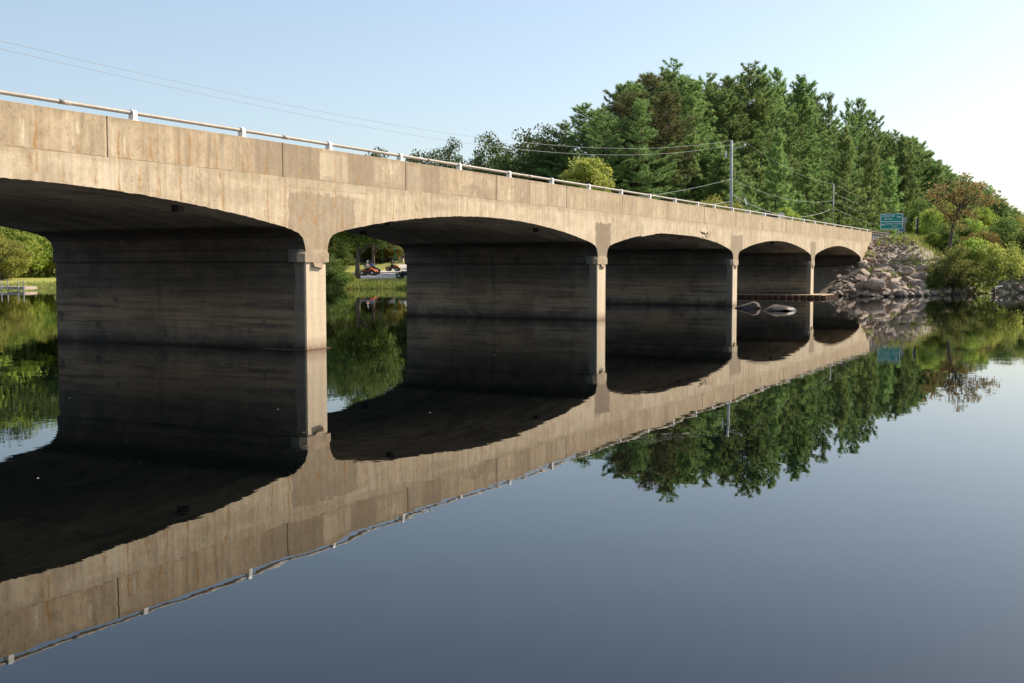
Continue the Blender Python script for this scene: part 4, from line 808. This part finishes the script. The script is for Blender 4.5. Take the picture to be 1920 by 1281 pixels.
# the two rocks in mid-river
fx, fy = math.cos(HEAD), math.sin(HEAD); rgt = HEAD - R(90)
def rock_at(px0, px1, py_top, py_wl, seed, label, lean, shape):
    d = CAM_H * 2114.6 / (py_wl - 501.5); pxm = (px0 + px1) / 2; c = math.cos(math.atan((pxm - 960) / 2114.6)); dd = d / c; x, y = at(pxm, dd); w_ = (px1 - px0) / 2114.6 * d; h = (py_wl - py_top) / 2114.6 * d
    r = rnd(seed); bm = bmesh.new(); bmesh.ops.create_icosphere(bm, subdivisions=4, radius=1); sx = np.array(shape)
    for v in bm.verts:
        u = v.co.x * .5 + .5; top = np.interp(u, sx[:, 0], sx[:, 1]); prof = max(0.0, v.co.z)
        yy = v.co.y * (.35 + .5 * top); nz = mnoise.noise(v.co * 2.3 + Vector((seed, 0, 0))) * .09 + mnoise.noise(v.co * 6 + Vector((0, seed, 0))) * .035
        zz = top * (min(1, prof * 1.5)) if v.co.z > 0 else v.co.z * .5
        v.co = Vector((v.co.x * w_ / 2, yy * w_ * .55, (zz + nz * top) * h))
    for q in range(9):                       # broken facets
        nn = Vector(unit(r.randn(3) * [1, 1, .8] + [0, 0, .35])); ext = max(v.co.dot(nn) for v in bm.verts); lim = ext * (.72 + .2 * r.rand())
        for v in bm.verts:
            e_ = v.co.dot(nn) - lim
            if e_ > 0: v.co -= nn * e_ * .9
    me = bpy.data.meshes.new('river_rock'); bm.to_mesh(me); bm.free(); me.materials.append(M['riverrock']); o = bpy.data.objects.new('river_rock', me); COL.objects.link(o); o.location = (x, y, -.01); o.rotation_euler = (0, 0, rgt); tag(o, label, 'rock')
rock_at(1376, 1428, 565, 578.5, 5, 'wedge-shaped wet rock in the river, highest at its outer end', 0, [(0, .06), (.25, .4), (.5, .66), (.78, 1.0), (.9, .95), (1, .3)])
rock_at(1429, 1499, 571.5, 582.5, 9, 'low broad wet rock in the river with a pointed outer tip', 0, [(0, .1), (.2, .55), (.38, 1.0), (.6, .86), (.82, .62), (1, .05)])
# large stones along the waterline
LS = 'large grey boulder heaped at the waterline beside the last arch'; n = 0; used = []; tr = 0
while n < 125 and tr < 9000:
    tr += 1; u = R_.rand(); px = 1562 + 172 * u; d = 79 + 16 * R_.rand(); x, y = at(px, d); sd_ = float(shore_dist(np.array([x]), np.array([y]))[0])
    if sd_ < -.5 or sd_ > 6.2 or y > (17.2 if x > 91.5 else 22) or x > 98: continue
    s = (.28 + .62 * R_.rand() ** 1.3) * (1.0 if sd_ < 4.5 else .6) * (.55 if px < 1610 else 1)
    if any((x - a) ** 2 + (y - b) ** 2 < (.62 * (s + c)) ** 2 for a, b, c in used): continue
    used.append((x, y, s)); rock('boulder', x, y, max(ground_z(x, y), -.1) + s * .18, s, LS, 'boulders heaped at the waterline'); n += 1
n = 0; tr = 0
while n < 172 and tr < 16000:
    tr += 1; px = 1600 + 122 * R_.rand(); d = 82 + 18 * R_.rand(); x, y = at(px, d); sd_ = float(shore_dist(np.array([x]), np.array([y]))[0])
    if sd_ < 4.2 or y > (17.4 if x > 91.5 else 23) or x > 100.5 + (y - 10) * .1 or ground_z(x, y) > 4.28: continue
    s = .10 + .26 * R_.rand() ** 1.8
    if any((x - a) ** 2 + (y - b) ** 2 < (.62 * (s + c)) ** 2 for a, b, c in used): continue
    used.append((x, y, s)); rock('stone', x, y, ground_z(x, y) + s * .2, s, 'pale broken stone scattered over the slope under the bridge end', 'stones scattered over the slope'); n += 1
for px, d, s, lab in [(1722, 88.5, .75, 'rounded grey boulder sitting apart in the grass above the heaped boulders'), (1700, 89.5, .85, 'pale flat-topped boulder at the upper edge of the boulder heap')]:
    x, y = at(px, d); rock('boulder', x, y, ground_z(x, y) + s * .3, s, lab)
for i in range(60):
    px = 1740 + 190 * R_.rand(); d = 86 + 18 * R_.rand(); x, y = at(px, d); xs = float(np.interp(y, SH[:, 1], SH[:, 0])); x = xs + .1 + .7 * R_.rand(); s = .2 + .35 * R_.rand()
    rock('boulder', x, y, max(ground_z(x, y), 0) + s * .15, s, 'small shore stone along the waterline past the large green bush', 'shore stones past the bush')
for i, px in enumerate([628, 634, 641, 647, 653, 659, 664]):
    x, y = at(px, 121 + R_.rand() * 2); s = .42 + .2 * R_.rand(); rock('boulder', x, y, ground_z(x, y) + .25, s, 'pale block stone in the row left of the shade tree', 'block stones left of the shade tree')
# pale driftwood on the right shore
for px, d, ang, L_, lab in [(1812, 92.0, .2, 2.2, 'grey driftwood log lying on the shore stones'), (1846, 94.0, -.2, 2.6, 'bleached log at the foot of the leaning golden tree')]:
    x, y = at(px, d); xs = float(np.interp(y, SH[:, 1], SH[:, 0])); x = xs + .6; m_ = MB(); m_.tube([(-L_ / 2, 0, .12), (-.3, .05, .16), (L_ / 2, 0, .3)], [.09, .11, .05], 8)
    o = m_.build('driftwood', M['pole'], None, True); o.location = (x, y, ground_z(x, y)); o.rotation_euler = (0, 0, rgt + ang); tag(o, lab, 'driftwood')
# ------------------------------------------------------------------ utility poles and wires
def pole(name, px, d, ytop, rad, label, mat):
    x, y = at(px, d); gz = ground_z(x, y); zt = z_at(ytop, d, px)
    e = empty(name, (x, y, gz - .1)); tag(e, label, 'utility pole', 'utility poles along the road')
    m_ = MB(); m_.tube([(0, 0, 0), (0, 0, (zt - gz) * .5), (0, 0, zt - gz + .1)], [rad, rad * .88, rad * .72], 14); m_.build('pole_shaft', mat, e, True); return e, x, y, gz, zt
p1, x1, y1, g1, z1 = pole('utility_pole', 1369, 100, 270, .145, 'tall grey utility pole beside the road behind the bridge rail', M['pole'])
m_ = MB(); ad = Vector((math.cos(rgt), math.sin(rgt), 0)); zz = z1 - g1 - .35
m_.tube([(0, 0, zz - .1), tuple(ad * 1.15 + Vector((0, 0, zz + .15)))], .05, 8); m_.build('bracket_arm', M['pole'], p1)
def insul(p, parent, r=.08):
    m_ = MB(); q = Vector(p); m_.tube([q + Vector((0, 0, h)) for h in (-.12, -.04, .05, .12)], [r * .6, r, r * .9, r * .4], 10); return m_.build('insulator', M['white'], parent, True)
insul(ad * 1.15 + Vector((0, 0, zz + .25)), p1); insul((0, 0, z1 - g1 + .18), p1, .1)
m_ = MB(); q = -ad * .5; m_.tube([tuple(Vector((0, 0, zz - .7))), tuple(q + Vector((0, 0, zz - .55)))], .025, 6); m_.build('cutout_bracket', M['pole'], p1)
m_ = MB(); m_.tube([tuple(q + Vector((0, 0, zz - .85))), tuple(q + Vector((0, 0, zz - .25)))], [.05, .06], 8); m_.build('fuse_cutout', M['white'], p1)
for a, zt_, l in ((1.3, 7.2, 2.6), (2.2, 5.2, 2.9)):
    m_ = MB(); tip = ad * l; m_.tube([(0, 0, zt_), tuple(tip + Vector((.5, 0, .6)))], .014, 5); g_ = m_.build('guy_wire', M['wire'], p1)
    m_ = MB(); A = Vector((0, 0, zt_)); B_ = tip + Vector((.5, 0, .6)); m_.tube([A.lerp(B_, .42), A.lerp(B_, .5)], .07, 8); m_.build('guy_insulator', M['white'], g_)
p2, x2, y2, g2, z2 = pole('utility_pole', 1560, 152, 349, .13, 'slim grey utility pole farther along, near the road sign', M['pole'])
for h in (0.1, -.9): insul((0, 0, z2 - g2 + h), p2, .09)
m_ = MB(); m_.tube([(0, 0, z2 - g2 - .9), (.9, -.2, z2 - g2 - .85)], .05, 6); m_.build('bracket_arm', M['pole'], p2)
def wire(name, f, label, r, mat, n=60):
    r *= .5
    m_ = MB(); m_.tube([f(u) for u in np.linspace(0, 1, n)], r, 5); o = m_.build(name, mat, None, True)
    return tag(o, label, 'wire', 'wires strung along the road')
def para(xa, ya, za, xb, yb, zb, x0, z0):     # sagging span with its lowest point near x0
    def f(u):
        x = xa + (xb - xa) * u; y = ya + (yb - ya) * u
        k = (za - z0) / (xa - x0) ** 2; k2 = (zb - z0) / (xb - x0) ** 2
        return (x, y, z0 + (k if (x - x0) * (xa - x0) > 0 else k2) * (x - x0) ** 2)
    return f
tipx, tipy = x1 + ad.x * 1.15, y1 + ad.y * 1.15
wire('overhead_wire', para(x1, y1, z1 + .2, -22, 30, 12.6, 38, 8.55), 'thin upper wire crossing the sky above the bridge from the tall pole', .016, M['wire'], 90)
wire('overhead_wire', para(tipx, tipy, z1 + .1, -22, 29, 11.6, 40, 8.05), 'thin wire crossing the sky just under the upper one, from the pole bracket', .016, M['wire'], 90)
wire('overhead_wire', para(x1, y1, g1 + 6.0, -22, 30, 10, 38, 5.15), 'wire running from mid height of the tall pole down behind the bridge rail', .018, M['cable'], 70)
wire('overhead_cable', para(x1, y1, g1 + 4.05, -22, 30, 8.2, 40, 4.85), 'thick low cable dropping from the tall pole behind the bridge rail', .032, M['cable'], 70)
def sag(A, B, s_):
    A = Vector(A); B = Vector(B)
    return lambda u: tuple(A.lerp(B, u) - Vector((0, 0, s_ * 4 * u * (1 - u))))
P2 = lambda dz: (x2, y2, z2 + dz)
wire('overhead_wire', sag((tipx, tipy, z1 + .1), P2(.2), .7), 'upper wire between the tall pole and the slim pole', .018, M['wire'])
wire('overhead_wire', sag((x1, y1, g1 + 6.0), P2(-1.9), .9), 'middle wire between the tall pole and the slim pole', .02, M['cable'])
wire('overhead_cable', sag((x1, y1, g1 + 4.7), P2(-2.9), 1.5), 'thick sagging cable between the tall pole and the slim pole', .035, M['cable'])
for dz, lab in ((.2, 'topmost wire leaving the slim pole towards the far woods'), (-.9, 'second wire leaving the slim pole towards the far woods'), (-1.9, 'third wire leaving the slim pole towards the far woods'), (-2.9, 'lowest cable leaving the slim pole past the road sign')):
    wire('overhead_wire', sag(P2(dz), (330, 31, 16.5 + dz), 3.2), lab, .02, M['cable'])
# ------------------------------------------------------------------ signs
def text(body, size, mat, name, parent, yc, zc, x=-.055, align='CENTER', stretch=1.0, fit=None):
    cu = bpy.data.curves.new(name, 'FONT'); cu.body = body; cu.size = size; cu.align_x = align; cu.align_y = 'CENTER'; cu.extrude = .004; cu.offset = size * .012; cu.space_character = 1.08
    to = bpy.data.objects.new('tmp', cu); COL.objects.link(to); dg = bpy.context.evaluated_depsgraph_get(); me = bpy.data.meshes.new_from_object(to.evaluated_get(dg)); bpy.data.objects.remove(to); bpy.data.curves.remove(cu)
    if fit:
        xs = [v.co.x for v in me.vertices]; stretch = fit / (max(xs) - min(xs))
    me.transform(Matrix(((0, 0, -1, x), (-1 * stretch, 0, 0, yc), (0, 1, 0, zc), (0, 0, 0, 1)))); me.materials.clear(); return link(name, me, parent, mat)
SX, SY0, SY1, SZ0, SZ1 = 113.0, 17.05, 19.12, 5.66, 7.14
gz = ground_z(SX, 18)
sg = empty('road_sign', (SX, 18.085, gz)); tag(sg, 'large green direction sign with white lettering on two posts past the bridge end', 'road sign')
hw, h0, h1 = (SY1 - SY0) / 2, SZ0 - gz, SZ1 - gz; hm = h0 + (h1 - h0) * .49
m_ = MB(); m_.box(-.03, .03, -hw, hw, h0, h1, b=.012); pn = m_.build('sign_panel', M['signgreen'], sg)
m_ = MB()
for a, b, c, d in ((-hw, hw, h1 - .05, h1), (-hw, hw, h0, h0 + .05), (-hw, -hw + .05, h0 + .05, h1 - .05), (hw - .05, hw, h0 + .05, h1 - .05), (-hw + .05, hw - .05, hm - .03, hm + .03)): m_.box(-.042, -.026, a, b, c, d)
m_.build('sign_border', M['signwhite'], pn)
text('Church', .34, M['signwhite'], 'lettering', pn, .31, h1 - .22, fit=1.08); text('Street', .25, M['signwhite'], 'lettering', pn, .29, h1 - .50, fit=.74)
text('Hyland  Creek', .27, M['signwhite'], 'lettering', pn, -.19, hm - .20, fit=1.5); text('Road', .21, M['signwhite'], 'lettering', pn, -.30, hm - .48, fit=.47)
def arrow(y, z, s):                           # s = +1 points to the viewer's right (-Y)
    m_ = MB(); d_ = -s; P = [(-.2, -.035), (.03, -.035), (.03, -.11), (.2, 0), (.03, .11), (.03, .035), (-.2, .035)]
    vs = [Vector((x_, y + d_ * a, z + b)) for x_ in (-.06, -.04) for a, b in P]; n = 7
    m_.add(vs, [[i, (i + 1) % n, n + (i + 1) % n, n + i] for i in range(n)] + [list(range(n)), list(range(n, 2 * n))[::-1]]); m_.build('arrow', M['signwhite'], pn)
arrow(-.68, h1 - .33, 1); arrow(.79, hm - .30, -1)
for y in (.52, -.56):
    m_ = MB(); m_.box(.04, .16, y - .06, y + .06, -.3, h1 - .1); m_.build('sign_post', M['steelgrey'], sg)
def small_sign(px, d, y0, y1, wpx, mat, label, postmat, turn=0.0, name='small_sign', ybot=None):
    x, y = at(px, d); gz = ground_z(x, y); a = z_at(y1, d, px) - gz; b = z_at(y0, d, px) - gz; w_ = wpx / 2114.6 * d / 2
    e = empty(name, (x, y, gz), turn); tag(e, label, 'sign'); m_ = MB(); m_.box(-.06, -.035, -w_, w_, a, b, b=.008); m_.build('sign_plate', mat, e)
    m_ = MB(); m_.box(-.035, .035, -.035, .035, -.3, max(b, a + .1)); m_.build('sign_post', postmat, e); return e
small_sign(1694.5, 124, 408, 419, 6, M['signgrey'], 'small grey sign plate seen past the edge of the green sign', M['steelgrey'])
small_sign(1689, 110.5, 429.5, 434, 6.5, M['signblue'], 'small blue sign plate low under the corner of the green sign', M['steelgrey'])
small_sign(1716, 112, 410, 431, 5, M['signwhite'], 'white roadside plate seen nearly edge-on, fixed to a dark post', M['darkwood'], R(62))
x, y = at(1718.5, 111.6); gz = ground_z(x, y); m_ = MB(); m_.tube([(0, 0, -.2), (0, 0, z_at(409, 111.6, 1718) - gz)], .10, 10); o = m_.build('wooden_post', M['darkwood'], None, True); o.location = (x, y, gz); tag(o, 'dark wooden post standing directly behind the white roadside plate', 'post')
# guard rails
def guardrail(pts, label):
    e = empty('guardrail', (pts[0][0], pts[0][1], ground_z(*pts[0]))); tag(e, label, 'guardrail', None); A = Vector((pts[0][0], pts[0][1], 0)); B = Vector((pts[1][0], pts[1][1], 0)); L_ = (B - A).length; u = (B - A) / L_; nrm = Vector((u.y, -u.x, 0))
    gz0 = ground_z(*pts[0]); m_ = MB(); prof = [(.0, .48), (.06, .53), (.06, .58), (.01, .64), (.06, .70), (.06, .75), (.0, .80)]
    V = [A + u * s + nrm * p_[0] + Vector((0, 0, p_[1] + ground_z(*(A + u * s).xy))) - Vector((A.x, A.y, gz0)) for s in np.linspace(0, L_, 12) for p_ in prof]; n = len(prof)
    m_.add(V, [[i * n + j, i * n + j + 1, (i + 1) * n + j + 1, (i + 1) * n + j] for i in range(11) for j in range(n - 1)]); o = m_.build('rail_beam', M['rustdark'], e); md = o.modifiers.new('thickness', 'SOLIDIFY'); md.thickness = .012
    for k in range(int(L_ / 1.0) + 1):
        p_ = A + u * k * 1.0 - nrm * .09; m_ = MB(); z_ = ground_z(p_.x, p_.y) - gz0; m_.box(p_.x - A.x - .075, p_.x - A.x + .075, p_.y - A.y - .075, p_.y - A.y + .075, z_ - .4, z_ + .78); m_.build('post', M['pole'], e)
guardrail([(96.9, 17.1), (104.5, 16.9)], 'dark guardrail on close grey posts joining the end of the bridge parapet')
guardrail([(117, 15.9), (137, 15.6)], 'dark guardrail on grey posts above the grassy bank beyond the white plate')
# ------------------------------------------------------------------ vehicles
def wheel(name, parent, x, y, z, r, wd, knob=0.0):
    o = bpy.data.objects.new(name, None)
    m_ = MB(); n = 28; pr = [(-.5, .62), (-.5, .86), (-.38, 1.0), (.38, 1.0), (.5, .86), (.5, .62)]
    V = [Vector((math.cos(2 * PI * i / n) * q * r * (1 + (knob if i % 2 else 0) * (q > .9)), wd * p, math.sin(2 * PI * i / n) * q * r * (1 + (knob if i % 2 else 0) * (q > .9)))) for i in range(n) for p, q in pr]; k = len(pr)
    m_.add(V, [[i * k + j, i * k + (j + 1) % k, ((i + 1) % n) * k + (j + 1) % k, ((i + 1) % n) * k + j] for i in range(n) for j in range(k)])
    t_ = m_.build('wheel', M['blackrubber'], parent, True); t_.location = (x, y, z)
    m_ = MB(); m_.tube([(0, -wd * .40, 0), (0, -wd * .30, 0), (0, wd * .30, 0), (0, wd * .40, 0)], [r * .3, r * .63, r * .63, r * .3], 20); m_.build('rim', M['rim'], t_, True)
def loft(secs, mats, name, parent, smooth=True):
    m_ = MB(); k = len(secs[0]); V = [Vector(p) for s_ in secs for p in s_]
    m_.add(V, [[i * k + j, i * k + (j + 1) % k, (i + 1) * k + (j + 1) % k, (i + 1) * k + j] for i in range(len(secs) - 1) for j in range(k)] + [list(range(k))[::-1], [(len(secs) - 1) * k + j for j in range(k)]])
    return m_.build(name, mats, parent, False)
def box_sec(x, hw_, z0, z1, r=.06):
    return [(x, -hw_, z0), (x, hw_, z0), (x, hw_, z1 - r), (x, hw_ - r, z1), (x, -hw_ + r, z1), (x, -hw_, z1 - r)]
def atv(x, y, rz, paint, label, z=None, extras=False):
    e = empty('quad_bike', (x, y, ground_z(x, y) + .06 if z is None else z), rz); tag(e, label, 'quad bike', 'quad bikes on the riverside road')
    for wx in (-.64, .64):
        for wy in (-.46, .46): wheel('wheel', e, wx, wy, .31, .31, .24, .05)
    loft([box_sec(-.75, .16, .38, .62), box_sec(-.3, .22, .32, .70), box_sec(.35, .22, .32, .72), box_sec(.85, .15, .40, .66)], M['blackplastic'], 'chassis', e)
    loft([box_sec(-.55, .13, .68, .80), box_sec(-.3, .16, .68, .86), box_sec(.1, .15, .68, .84), box_sec(.2, .12, .7, .86)], M['blackplastic'], 'seat', e)
    loft([box_sec(.12, .16, .62, .92), box_sec(.35, .2, .62, .98), box_sec(.6, .2, .6, .86), box_sec(.95, .14, .55, .72)], paint, 'front_cowl', e)
    for wx, nm in ((.64, 'front_fender'), (-.64, 'rear_fender')):
        for sy in (-1, 1):
            m_ = MB(); V = []
            for a in np.linspace(R(15), R(165), 9):
                for yy in (.2, .62): V.append(Vector((wx + math.cos(a) * .42, sy * yy, .34 + math.sin(a) * .40)))
            m_.add(V, [[i * 2, i * 2 + 1, i * 2 + 3, i * 2 + 2] for i in range(8)]); o = m_.build(nm, paint, e, True); md = o.modifiers.new('thickness', 'SOLIDIFY'); md.thickness = .03
    m_ = MB(); m_.tube([(.3, 0, .9), (.2, 0, 1.08)], .03, 8); m_.tube([(.12, -.36, 1.1), (.2, -.15, 1.08), (.2, .15, 1.08), (.12, .36, 1.1)], .018, 8); m_.build('handlebar', M['blackplastic'], e)
    for xr in (.62, -.72):
        m_ = MB()
        for yy in (-.3, -.1, .1, .3): m_.tube([(xr - .22, yy, .88), (xr + .22, yy, .88)], .014, 6)
        for xx in (-.22, .22): m_.tube([(xr + xx, -.34, .88), (xr + xx, .34, .88)], .014, 6)
        m_.build('cargo_rack', M['blackplastic'], e)
    for sy in (-.1, .1): m_ = MB(); m_.tube([(.93, sy, .66), (.98, sy, .66)], [.05, .045], 10); m_.build('headlight', M['clearlens'], e)
    if extras:
        m_ = MB(); V = [Vector((.36 - .22 * t, s_ * (.34 - .08 * t), .98 + .48 * t)) for t in (0, .5, 1) for s_ in (-1, -.4, .4, 1)]; m_.add(V, [[i * 4 + j, i * 4 + j + 1, (i + 1) * 4 + j + 1, (i + 1) * 4 + j] for i in range(2) for j in range(3)]); o = m_.build('windscreen', M['windscreen'], e, True); md = o.modifiers.new('thickness', 'SOLIDIFY'); md.thickness = .012
        m_ = MB(); m_.box(-.98, -.52, -.33, .33, .9, 1.2, b=.05); m_.build('cargo_box', M['crate'], e)
    return e
def rider(x, y, z, rz, jacket, helmet, label):
    V = [(-.22, 0, .92), (-.2, 0, 1.12), (-.15, 0, 1.36), (-.11, 0, 1.47), (-.08, 0, 1.56), (-.06, 0, 1.68), (-.14, .19, 1.40), (-.02, .30, 1.18), (.16, .33, 1.12), (-.14, -.19, 1.40), (-.02, -.30, 1.18), (.16, -.33, 1.12), (-.18, .11, .9), (.16, .25, .88), (.10, .30, .52), (.24, .31, .44), (-.18, -.11, .9), (.16, -.25, .88), (.10, -.30, .52), (.24, -.31, .44), (.22, .335, 1.11), (.22, -.335, 1.11)]
    E_ = [(0, 1), (1, 2), (2, 3), (3, 4), (4, 5), (2, 6), (6, 7), (7, 8), (2, 9), (9, 10), (10, 11), (0, 12), (12, 13), (13, 14), (14, 15), (0, 16), (16, 17), (17, 18), (18, 19), (8, 20), (11, 21)]
    rad = [.15, .15, .16, .08, .065, .10, .075, .055, .042, .075, .055, .042, .10, .085, .06, .055, .10, .085, .06, .055, .04, .04]
    me = bpy.data.meshes.new('tmp'); me.from_pydata(V, E_, []); o = bpy.data.objects.new('tmp', me); COL.objects.link(o); o.modifiers.new('s', 'SKIN')
    for i, sv in enumerate(me.skin_vertices[0].data): sv.radius = (rad[i], rad[i]); sv.use_root = (i == 0)
    o.modifiers.new('b', 'SUBSURF').levels = 2
    dg = bpy.context.evaluated_depsgraph_get(); bm_ = bpy.data.meshes.new_from_object(o.evaluated_get(dg)); bpy.data.objects.remove(o); bm_.name = 'person'
    p = bpy.data.objects.new('person', bm_); COL.objects.link(p); bm_.materials.clear()
    for m in (M['skin'], jacket, M['cl_jean']): bm_.materials.append(m)
    for f in bm_.polygons:
        c = f.center; f.material_index = 2 if c.z < .97 else 0 if (c.z > 1.49 or (c.x > .155 and abs(c.y) > .25)) else 1; f.use_smooth = True
    p.location = (x, y, z); p.rotation_euler = (0, 0, rz); tag(p, label, 'person')
    b = bmesh.new(); bmesh.ops.create_uvsphere(b, u_segments=16, v_segments=10, radius=.145)
    for v in b.verts: v.co = Vector((v.co.x * 1.08 - .075, v.co.y * .92, v.co.z + 1.71))
    bmesh.ops.delete(b, geom=[v for v in b.verts if v.co.x > .03 and 1.60 < v.co.z < 1.72 or v.co.z < 1.60], context='VERTS')
    hm_ = bpy.data.meshes.new('helmet'); b.to_mesh(hm_); b.free(); h = link('helmet', hm_, p, helmet, True); md = h.modifiers.new('thickness', 'SOLIDIFY'); md.thickness = .015
    return p
H1 = rgt - R(14)
ax_, ay_ = at(691, 138); az_ = ground_z(ax_, ay_) + .06; atv(ax_, ay_, H1, M['orange'], 'orange quad bike nearest the shade tree', az_); rider(ax_, ay_, az_, H1, M['cl_pink'], M['signwhite'], 'person in a pale pink top and white helmet riding the orange quad')
bx_, by_ = at(697, 146); bz_ = ground_z(bx_, by_) + .06; atv(bx_, by_, H1, M['blackplastic'], 'dark quad bike with pale windscreen and cargo box behind the orange one', bz_, True); rider(bx_, by_, bz_, H1, M['cl_blue'], M['blackplastic'], 'person in a blue jacket and black helmet behind the orange quad')
cx_, cy_ = at(737, 166); cz_ = ground_z(cx_, cy_) + .06; H2 = rgt - R(10); atv(cx_, cy_, H2, M['yellow'], 'yellow quad bike farther along the road beside the second pier', cz_); rider(cx_, cy_, cz_, H2, M['cl_dark'], M['blackplastic'], 'person in dark clothes and black helmet riding the yellow quad')
dx_, dy_ = at(761, 122); atv(dx_, dy_, H2, M['blackplastic'], 'black quad bike half hidden by the second pier, on the grass')
# car on the bridge
def car(x, y, z, rz):
    e = empty('car', (x, y, z), rz); tag(e, 'dark blue-grey car on the bridge, mostly hidden by the parapet', 'car')
    def sec(x_, hw_, z0, z1, top): return [(x_, -hw_, z0), (x_, hw_, z0), (x_, hw_, (z0 + z1) * .55), (x_, hw_ - .03, z1 - .05), (x_, top, z1), (x_, -top, z1), (x_, -hw_ + .03, z1 - .05), (x_, -hw_, (z0 + z1) * .55)]
    loft([sec(-2.15, .78, .35, .82, .66), sec(-2.0, .86, .24, .95, .72), sec(-.9, .89, .22, .98, .74), sec(.7, .89, .22, .97, .74), sec(1.6, .87, .22, .86, .70), sec(2.1, .78, .3, .70, .58)], M['carblue'], 'body', e)
    loft([sec(-1.85, .74, .94, .99, .6), sec(-1.35, .74, .94, 1.38, .56), sec(-.6, .74, .94, 1.47, .56), sec(.2, .74, .94, 1.46, .56), sec(1.05, .74, .94, .99, .6)], M['glassdark'], 'window_band', e)
    loft([sec(-1.42, .585, 1.36, 1.42, .5), sec(-.6, .60, 1.42, 1.50, .5), sec(.25, .60, 1.42, 1.49, .5), sec(.4, .57, 1.36, 1.42, .48)], M['carblue'], 'roof', e)
    for wx in (-1.3, 1.32):
        for wy in (-.8, .8): wheel('wheel', e, wx, wy, .32, .32, .21)
    for sy in (-.62, .62):
        m_ = MB(); m_.box(2.03, 2.12, sy - .14, sy + .14, .52, .64, b=.02); m_.build('headlight', M['clearlens'], e)
        m_ = MB(); m_.box(-2.19, -2.1, sy - .13, sy + .13, .6, .78, b=.02); m_.build('taillight', M['redlens'], e)
        m_ = MB(); m_.box(.62, .78, sy * 1.5 - .08, sy * 1.5 + .08, .98, 1.1, b=.02); m_.build('mirror', M['carblue'], e)
car(81.2, 21.1, 4.31, 0)
# ------------------------------------------------------------------ dock, shelter and small things across the river
x, y = at(41, 106); dk = empty('dock', (x, y, 0), HEAD - R(90)); tag(dk, 'small wooden dock with four thin posts at the lawn edge', 'dock')
m_ = MB()
for i in range(9): m_.box(-.75, .72, -1.2 + i * .28, -1.2 + i * .28 + .26, .30, .36)
m_.box(-.75, .72, -1.2, -1.16, .10, .298); m_.box(-.75, -.7, -1.15, 1.3, .10, .298); m_.box(.67, .72, -1.15, 1.3, .10, .298); m_.build('deck', M['dockwood'], dk)
m_ = MB(); m_.box(-3.2, -.78, -.6, .6, .30, .36); m_.box(-3.2, -.78, -.6, -.55, .18, .298); m_.build('walkway', M['pole'], dk)
for px_, py_ in ((-1.5, -.68), (-.95, -.68), (.2, -1.27), (.66, -1.27)):
    m_ = MB(); m_.tube([(px_, py_, -1.0), (px_, py_, .92)], .045, 8); m_.build('post', M['pole'], dk)
x, y = at(115, 122); gz = ground_z(x, y); e = empty('notice_board', (x, y, gz), HEAD - R(180)); tag(e, 'small pale pink board on legs beside the first pier, at the lawn edge', 'board'); m_ = MB(); m_.box(-.03, .03, -.27, .27, .35, .78, b=.01); m_.build('board', M['pinkboard'], e)
for sy in (-.2, .2): m_ = MB(); m_.box(.03, .08, sy - .03, sy + .03, -.1, .72); m_.build('leg', M['dockwood'], e)
x, y = at(731, 186); gz = ground_z(x, y); e = empty('picnic_shelter', (x, y, gz), HEAD); tag(e, 'open shelter with a teal roof on teal posts behind the lawn', 'shelter')
m_ = MB(); m_.add([Vector(p) for p in [(-2, -2, 2.05), (2, -2, 2.05), (2, 2, 2.05), (-2, 2, 2.05), (-.2, -.2, 2.75), (.2, -.2, 2.75), (.2, .2, 2.75), (-.2, .2, 2.75)]], [[3, 2, 1, 0], [4, 5, 6, 7], [0, 1, 5, 4], [1, 2, 6, 5], [2, 3, 7, 6], [3, 0, 4, 7]]); m_.build('roof', M['teal'], e)
for a in (-1, 1):
    for b in (-1, 1): m_ = MB(); m_.box(a * 1.6 - .07, a * 1.6 + .07, b * 1.0 - .07, b * 1.0 + .07, -.3, 2.06); m_.build('post', M['teal'], e)
x, y = at(752, 184); gz = ground_z(x, y); m_ = MB(); m_.box(-.4, .4, -.42, .42, -.2, .62, b=.03); m_.box(-.46, .46, -.48, .48, .622, .70, b=.015); o = m_.build('block_plinth', M['pinkboard'], None); o.location = (x, y, gz); o.rotation_euler = (0, 0, HEAD); tag(o, 'small pinkish block plinth at the back of the lawn beside the second pier', 'plinth')
# foam flecks drifting on the river
def flecks():
    r = rnd(301); m_ = MB()
    for i in range(18):
        px = 60 + 1500 * r.rand(); py = 600 + 420 * r.rand() ** 1.3; d = CAM_H * 2114.6 / (py - 501.5) ; x, y = at(px, d / math.cos(math.atan((px - 960) / 2114.6))); s = (.003 + .006 * r.rand() ** 2) * (d / 12) ** .5; k = 7
        if abs((x - 22.18 + 8.86) % 17.72 - 8.86) < .7 and y > 16.5: continue
        P = [Vector((x + math.cos(2 * PI * j / k) * s * (.6 + .7 * r.rand()) * 1.6, y + math.sin(2 * PI * j / k) * s * (.6 + .7 * r.rand()), .001)) for j in range(k)]
        m_.add(P + [Vector((x, y, .004 + s * .25))], [[j, (j + 1) % k, k] for j in range(k)])
    tag(m_.build('foam', M['foam'], None), 'white foam flecks drifting on the dark river', None, None, 'stuff')
M['foam'] = plain('foam_white', (0.34, 0.33, 0.30), 0.8)
flecks()
